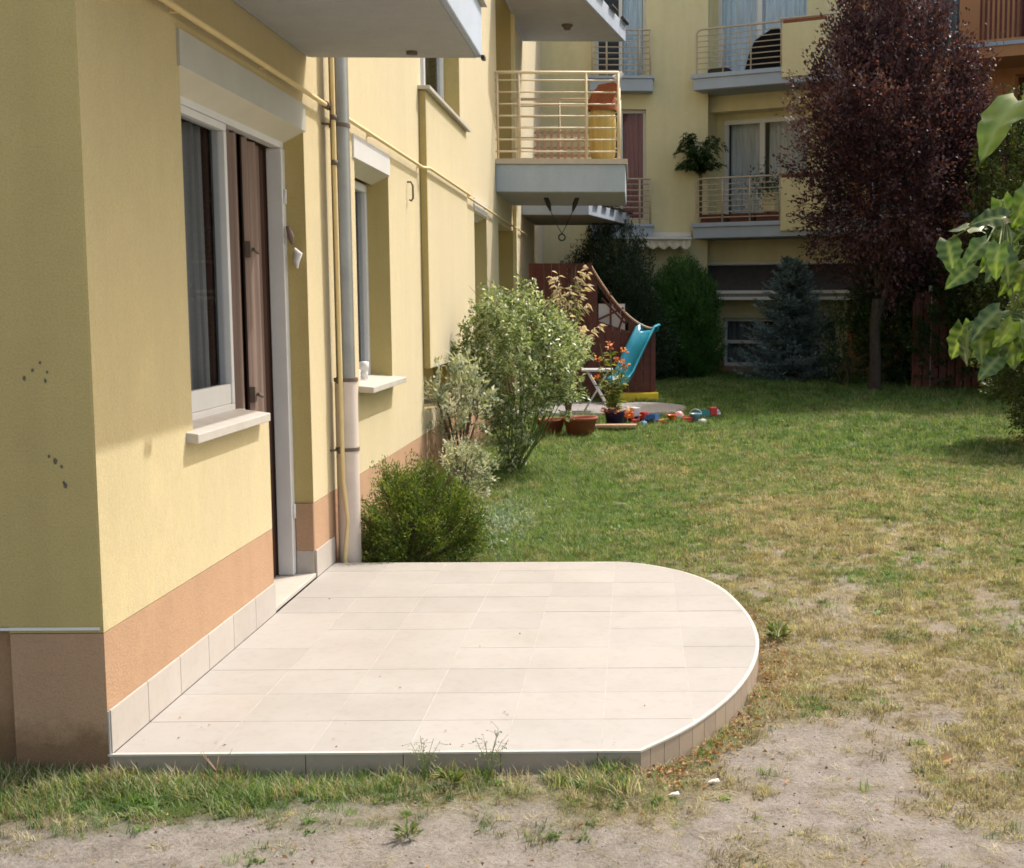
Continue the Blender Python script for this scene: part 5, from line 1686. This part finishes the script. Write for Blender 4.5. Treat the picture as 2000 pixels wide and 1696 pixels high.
def grass_band(name, n_, x0, x1, y0, y1, smin, smax, label, upmix):
    x, y = sample(n_, x0, x1, y0, y1, lambda a, b: cover(a, b) ** 1.3)
    gr_ = greenness(x, y)
    isgreen = rng.random(len(x)) < gr_
    dry = np.where(isgreen, rng.uniform(0, .35, len(x)), rng.uniform(.75, 1, len(x)))
    var = np.where(rng.random(len(x)) < upmix(x, y), rng.integers(0, 3, len(x)), rng.integers(3, 6, len(x)))
    var = np.where((rng.random(len(x)) < .10) & isgreen, rng.integers(6, 8, len(x)), var)
    var = np.where(~isgreen & (rng.random(len(x)) < .35), rng.integers(8, 10, len(x)), var)
    z_ = zg(x, y)
    return scatter(name, np.stack([x, y, z_], 1), rng.uniform(.72, 1.3, len(x)) * np.interp(y, [3.3, 6, 9, 13.5, 20, 27], [.78, .85, 1.15, 1.6, 2.1, 2.5]) * (.55 + .95 * fbm(x * 7 + 3, y * 7 + 8, 2)), rng.uniform(0, 6.28, len(x)), dry, kinds, label, var)

near_up = lambda x, y: .10 + .75 * np.exp(-((y - 4.12) / .16) ** 2) * (x < .1) + .6 * (x < -1.0) * (y < 4.4)
grass_band('grass', 56000, -4.5, 2.6, 3.2, 7.8, .55, 1.15, 'short patchy green and straw coloured grass round the terrace', near_up)
grass_band('grass', 60000, -2.0, 5.0, 7.58, 13.5, .9, 1.7, 'mown green and yellowing grass in the middle of the lawn', lambda x, y: .10 + .35 * (x < -.2))
grass_band('grass', 70000, -2.0, 9.5, 13.5, 27.0, 1.5, 2.8, 'fresh green grass at the shaded far end of the lawn', lambda x, y: .25 + 0 * x)
# tall fringe along the front of the terrace
x = rng.uniform(-3.2, .0, 1700); y = Y0 - .012 - rng.random(1700) ** 1.2 * .24
k = rng.random(1700) < 2.6 * (fbm(x * 5, y * 5, 3) - .36) + .25 * (x < -1.4); x, y = x[k], y[k]
scatter('grass_fringe', np.stack([x, y, zg(x, y)], 1), rng.uniform(.6, 1.7, len(x)), rng.uniform(0, 6.28, len(x)), np.where(rng.random(len(x)) < .52, rng.uniform(0, .35, len(x)), rng.uniform(.7, 1, len(x))), kinds[:3], 'longer grass blades growing up against the terrace front')
# loose straw on the bare soil
x, y = sample(9000, -2.4, 2.4, 3.25, 6.8, lambda a, b: np.clip(.10 + .6 * cover(a, b), 0, 1))
scatter('dry_straw', np.stack([x, y, zg(x, y) + .002], 1), rng.uniform(.4, 1.0, len(x)), rng.uniform(0, 6.28, len(x)), rng.uniform(.7, 1, len(x)), kinds[8:], 'loose dry straw lying on the bare soil')
# silvery ground cover beside the juniper
x = rng.normal(-1.02, .16, 1500); y = rng.normal(9.5, .55, 1500)
k = (x > WX + .1); x, y = x[k], y[k]
D_ = rng.normal(size=(len(x), 3)) * .7 + np.array([0, 0, 1.])
tag(leaves('ground_cover', np.stack([x, y, zg(x, y) + rng.random(len(x)) * .05], 1), D_, .035, .012, leafmat('silver_ground_leaves', [(.10, .17, .12), (.22, .32, .25), (.45, .50, .45)], .3, .6)), 'silvery blue green ground cover beside the juniper', kind='stuff')

# dead leaves caught along the curved edge, crumbs and stones on the soil
M['deadleaf'] = leafmat('dead_leaves', [(.14, .065, .02), (.26, .12, .035), (.36, .20, .08), (.42, .30, .16)], .2, .7)
t_ = rng.random(900) ** .8
ang = rng.random(900)
idx = (ang * (len(arc) * .62)).astype(int)
ap = np.array(arc)[idx] + rng.normal(size=(900, 2)) * .03
off = np.abs(rng.normal(0, .09, 900)) + .01
cdir = unit(np.concatenate([ap - np.array([[-1.2, 5.95]]), np.zeros((900, 1))], 1))[:, :2]
xy = ap + cdir * off[:, None]
far_l = np.stack([rng.uniform(-1.5, 2.2, 260), rng.uniform(3.3, 6.5, 260)], 1)
xy = np.concatenate([xy, far_l])
k = ~in_terrace(xy[:, 0], xy[:, 1], .004); xy = xy[k]
D_ = rng.normal(size=(len(xy), 3)) * (1, 1, .3)
tag(leaves('leaf_litter', np.column_stack([xy, zg(xy[:, 0], xy[:, 1]) + .012]), D_, rng.uniform(.010, .028, len(xy)), rng.uniform(.007, .015, len(xy)), M['deadleaf'], fold=.5), 'brown dead leaves caught along the curved terrace edge', kind='stuff')
xt = rng.uniform(-1.75, .5, 46); yt = np.where(rng.random(46) < .5, Y0 + .02 + rng.random(46) ** 2 * .5, rng.uniform(Y0, Y1, 46))
k = in_terrace(xt, yt, -.05); xt, yt = xt[k], yt[k]
tag(leaves('leaf_litter', np.column_stack([xt, yt, np.full(len(xt), TT + .004)]), rng.normal(size=(len(xt), 3)) * (1, 1, .12), rng.uniform(.006, .018, len(xt)), rng.uniform(.004, .009, len(xt)), M['deadleaf'], fold=.3), 'a few small leaf crumbs blown onto the tiles', kind='stuff')
M['crumb'] = leafmat('soil_crumbs', [(.10, .075, .055), (.22, .18, .14), (.34, .29, .24)], .0, .95)
ns = 5200
x = rng.uniform(-2.6, 2.4, ns); y = rng.uniform(3.25, 6.6, ns)
k = ~in_terrace(x, y, .01) & visible(x, y) & ~((y > Y0) & (x < WX)); x, y = x[k], y[k]
ns = len(x); s_ = rng.lognormal(-6.0, .45, ns).clip(.0012, .007)
oct_ = np.array([(1, 0, 0), (-1, 0, 0), (0, 1, 0), (0, -1, 0), (0, 0, .7), (0, 0, -.7)])
V = np.stack([x, y, zg(x, y) + s_ * .3], 1)[:, None, :] + (oct_[None] + rng.normal(size=(ns, 6, 3)) * .22) * s_[:, None, None]
tf = np.array([(0, 2, 4), (2, 1, 4), (1, 3, 4), (3, 0, 4), (2, 0, 5), (1, 2, 5), (3, 1, 5), (0, 3, 5)])
T = (np.arange(ns)[:, None, None] * 6 + tf[None]).reshape(-1, 3)
tag(link('gravel', np_mesh('gravel', V.reshape(-1, 3), T, M['crumb'], {'tint': ('POINT', np.repeat(rng.random(ns), 6))}, True)), 'small clods and stones scattered on the bare soil', kind='stuff')
# two pale scraps on the soil and one big dead leaf
for (x_, y_, s_, lb) in ((.27, 4.23, .022, 'small pale scrap lying near the terrace corner'), (.13, 4.12, .02, 'small pale chip lying in front of the terrace corner')):
    q = MB(); q.add([(-s_, -s_ * .4, 0), (0, -s_ * .6, .006), (s_, -s_ * .2, .002), (s_ * .8, s_ * .5, .008), (-s_ * .3, s_ * .55, .003)], [(0, 1, 2, 3, 4)])
    o = q.build('scrap', M['trim'], None, loc=(x_, y_, float(zg(x_, y_)) + .012)); tag(o, lb, 'scrap')
    sm = o.modifiers.new('t', 'SOLIDIFY'); sm.thickness = .003
big = leaves('dead_leaf', np.array([[0, 0, .012]]), np.array([[1., .3, .2]]), .06, .04, M['deadleaf'], None, np.array([.75]), fold=.4, loc=(1.10, 4.42, float(zg(1.1, 4.42))))
tag(big, 'single large curled brown leaf on the soil at the right', 'leaf')
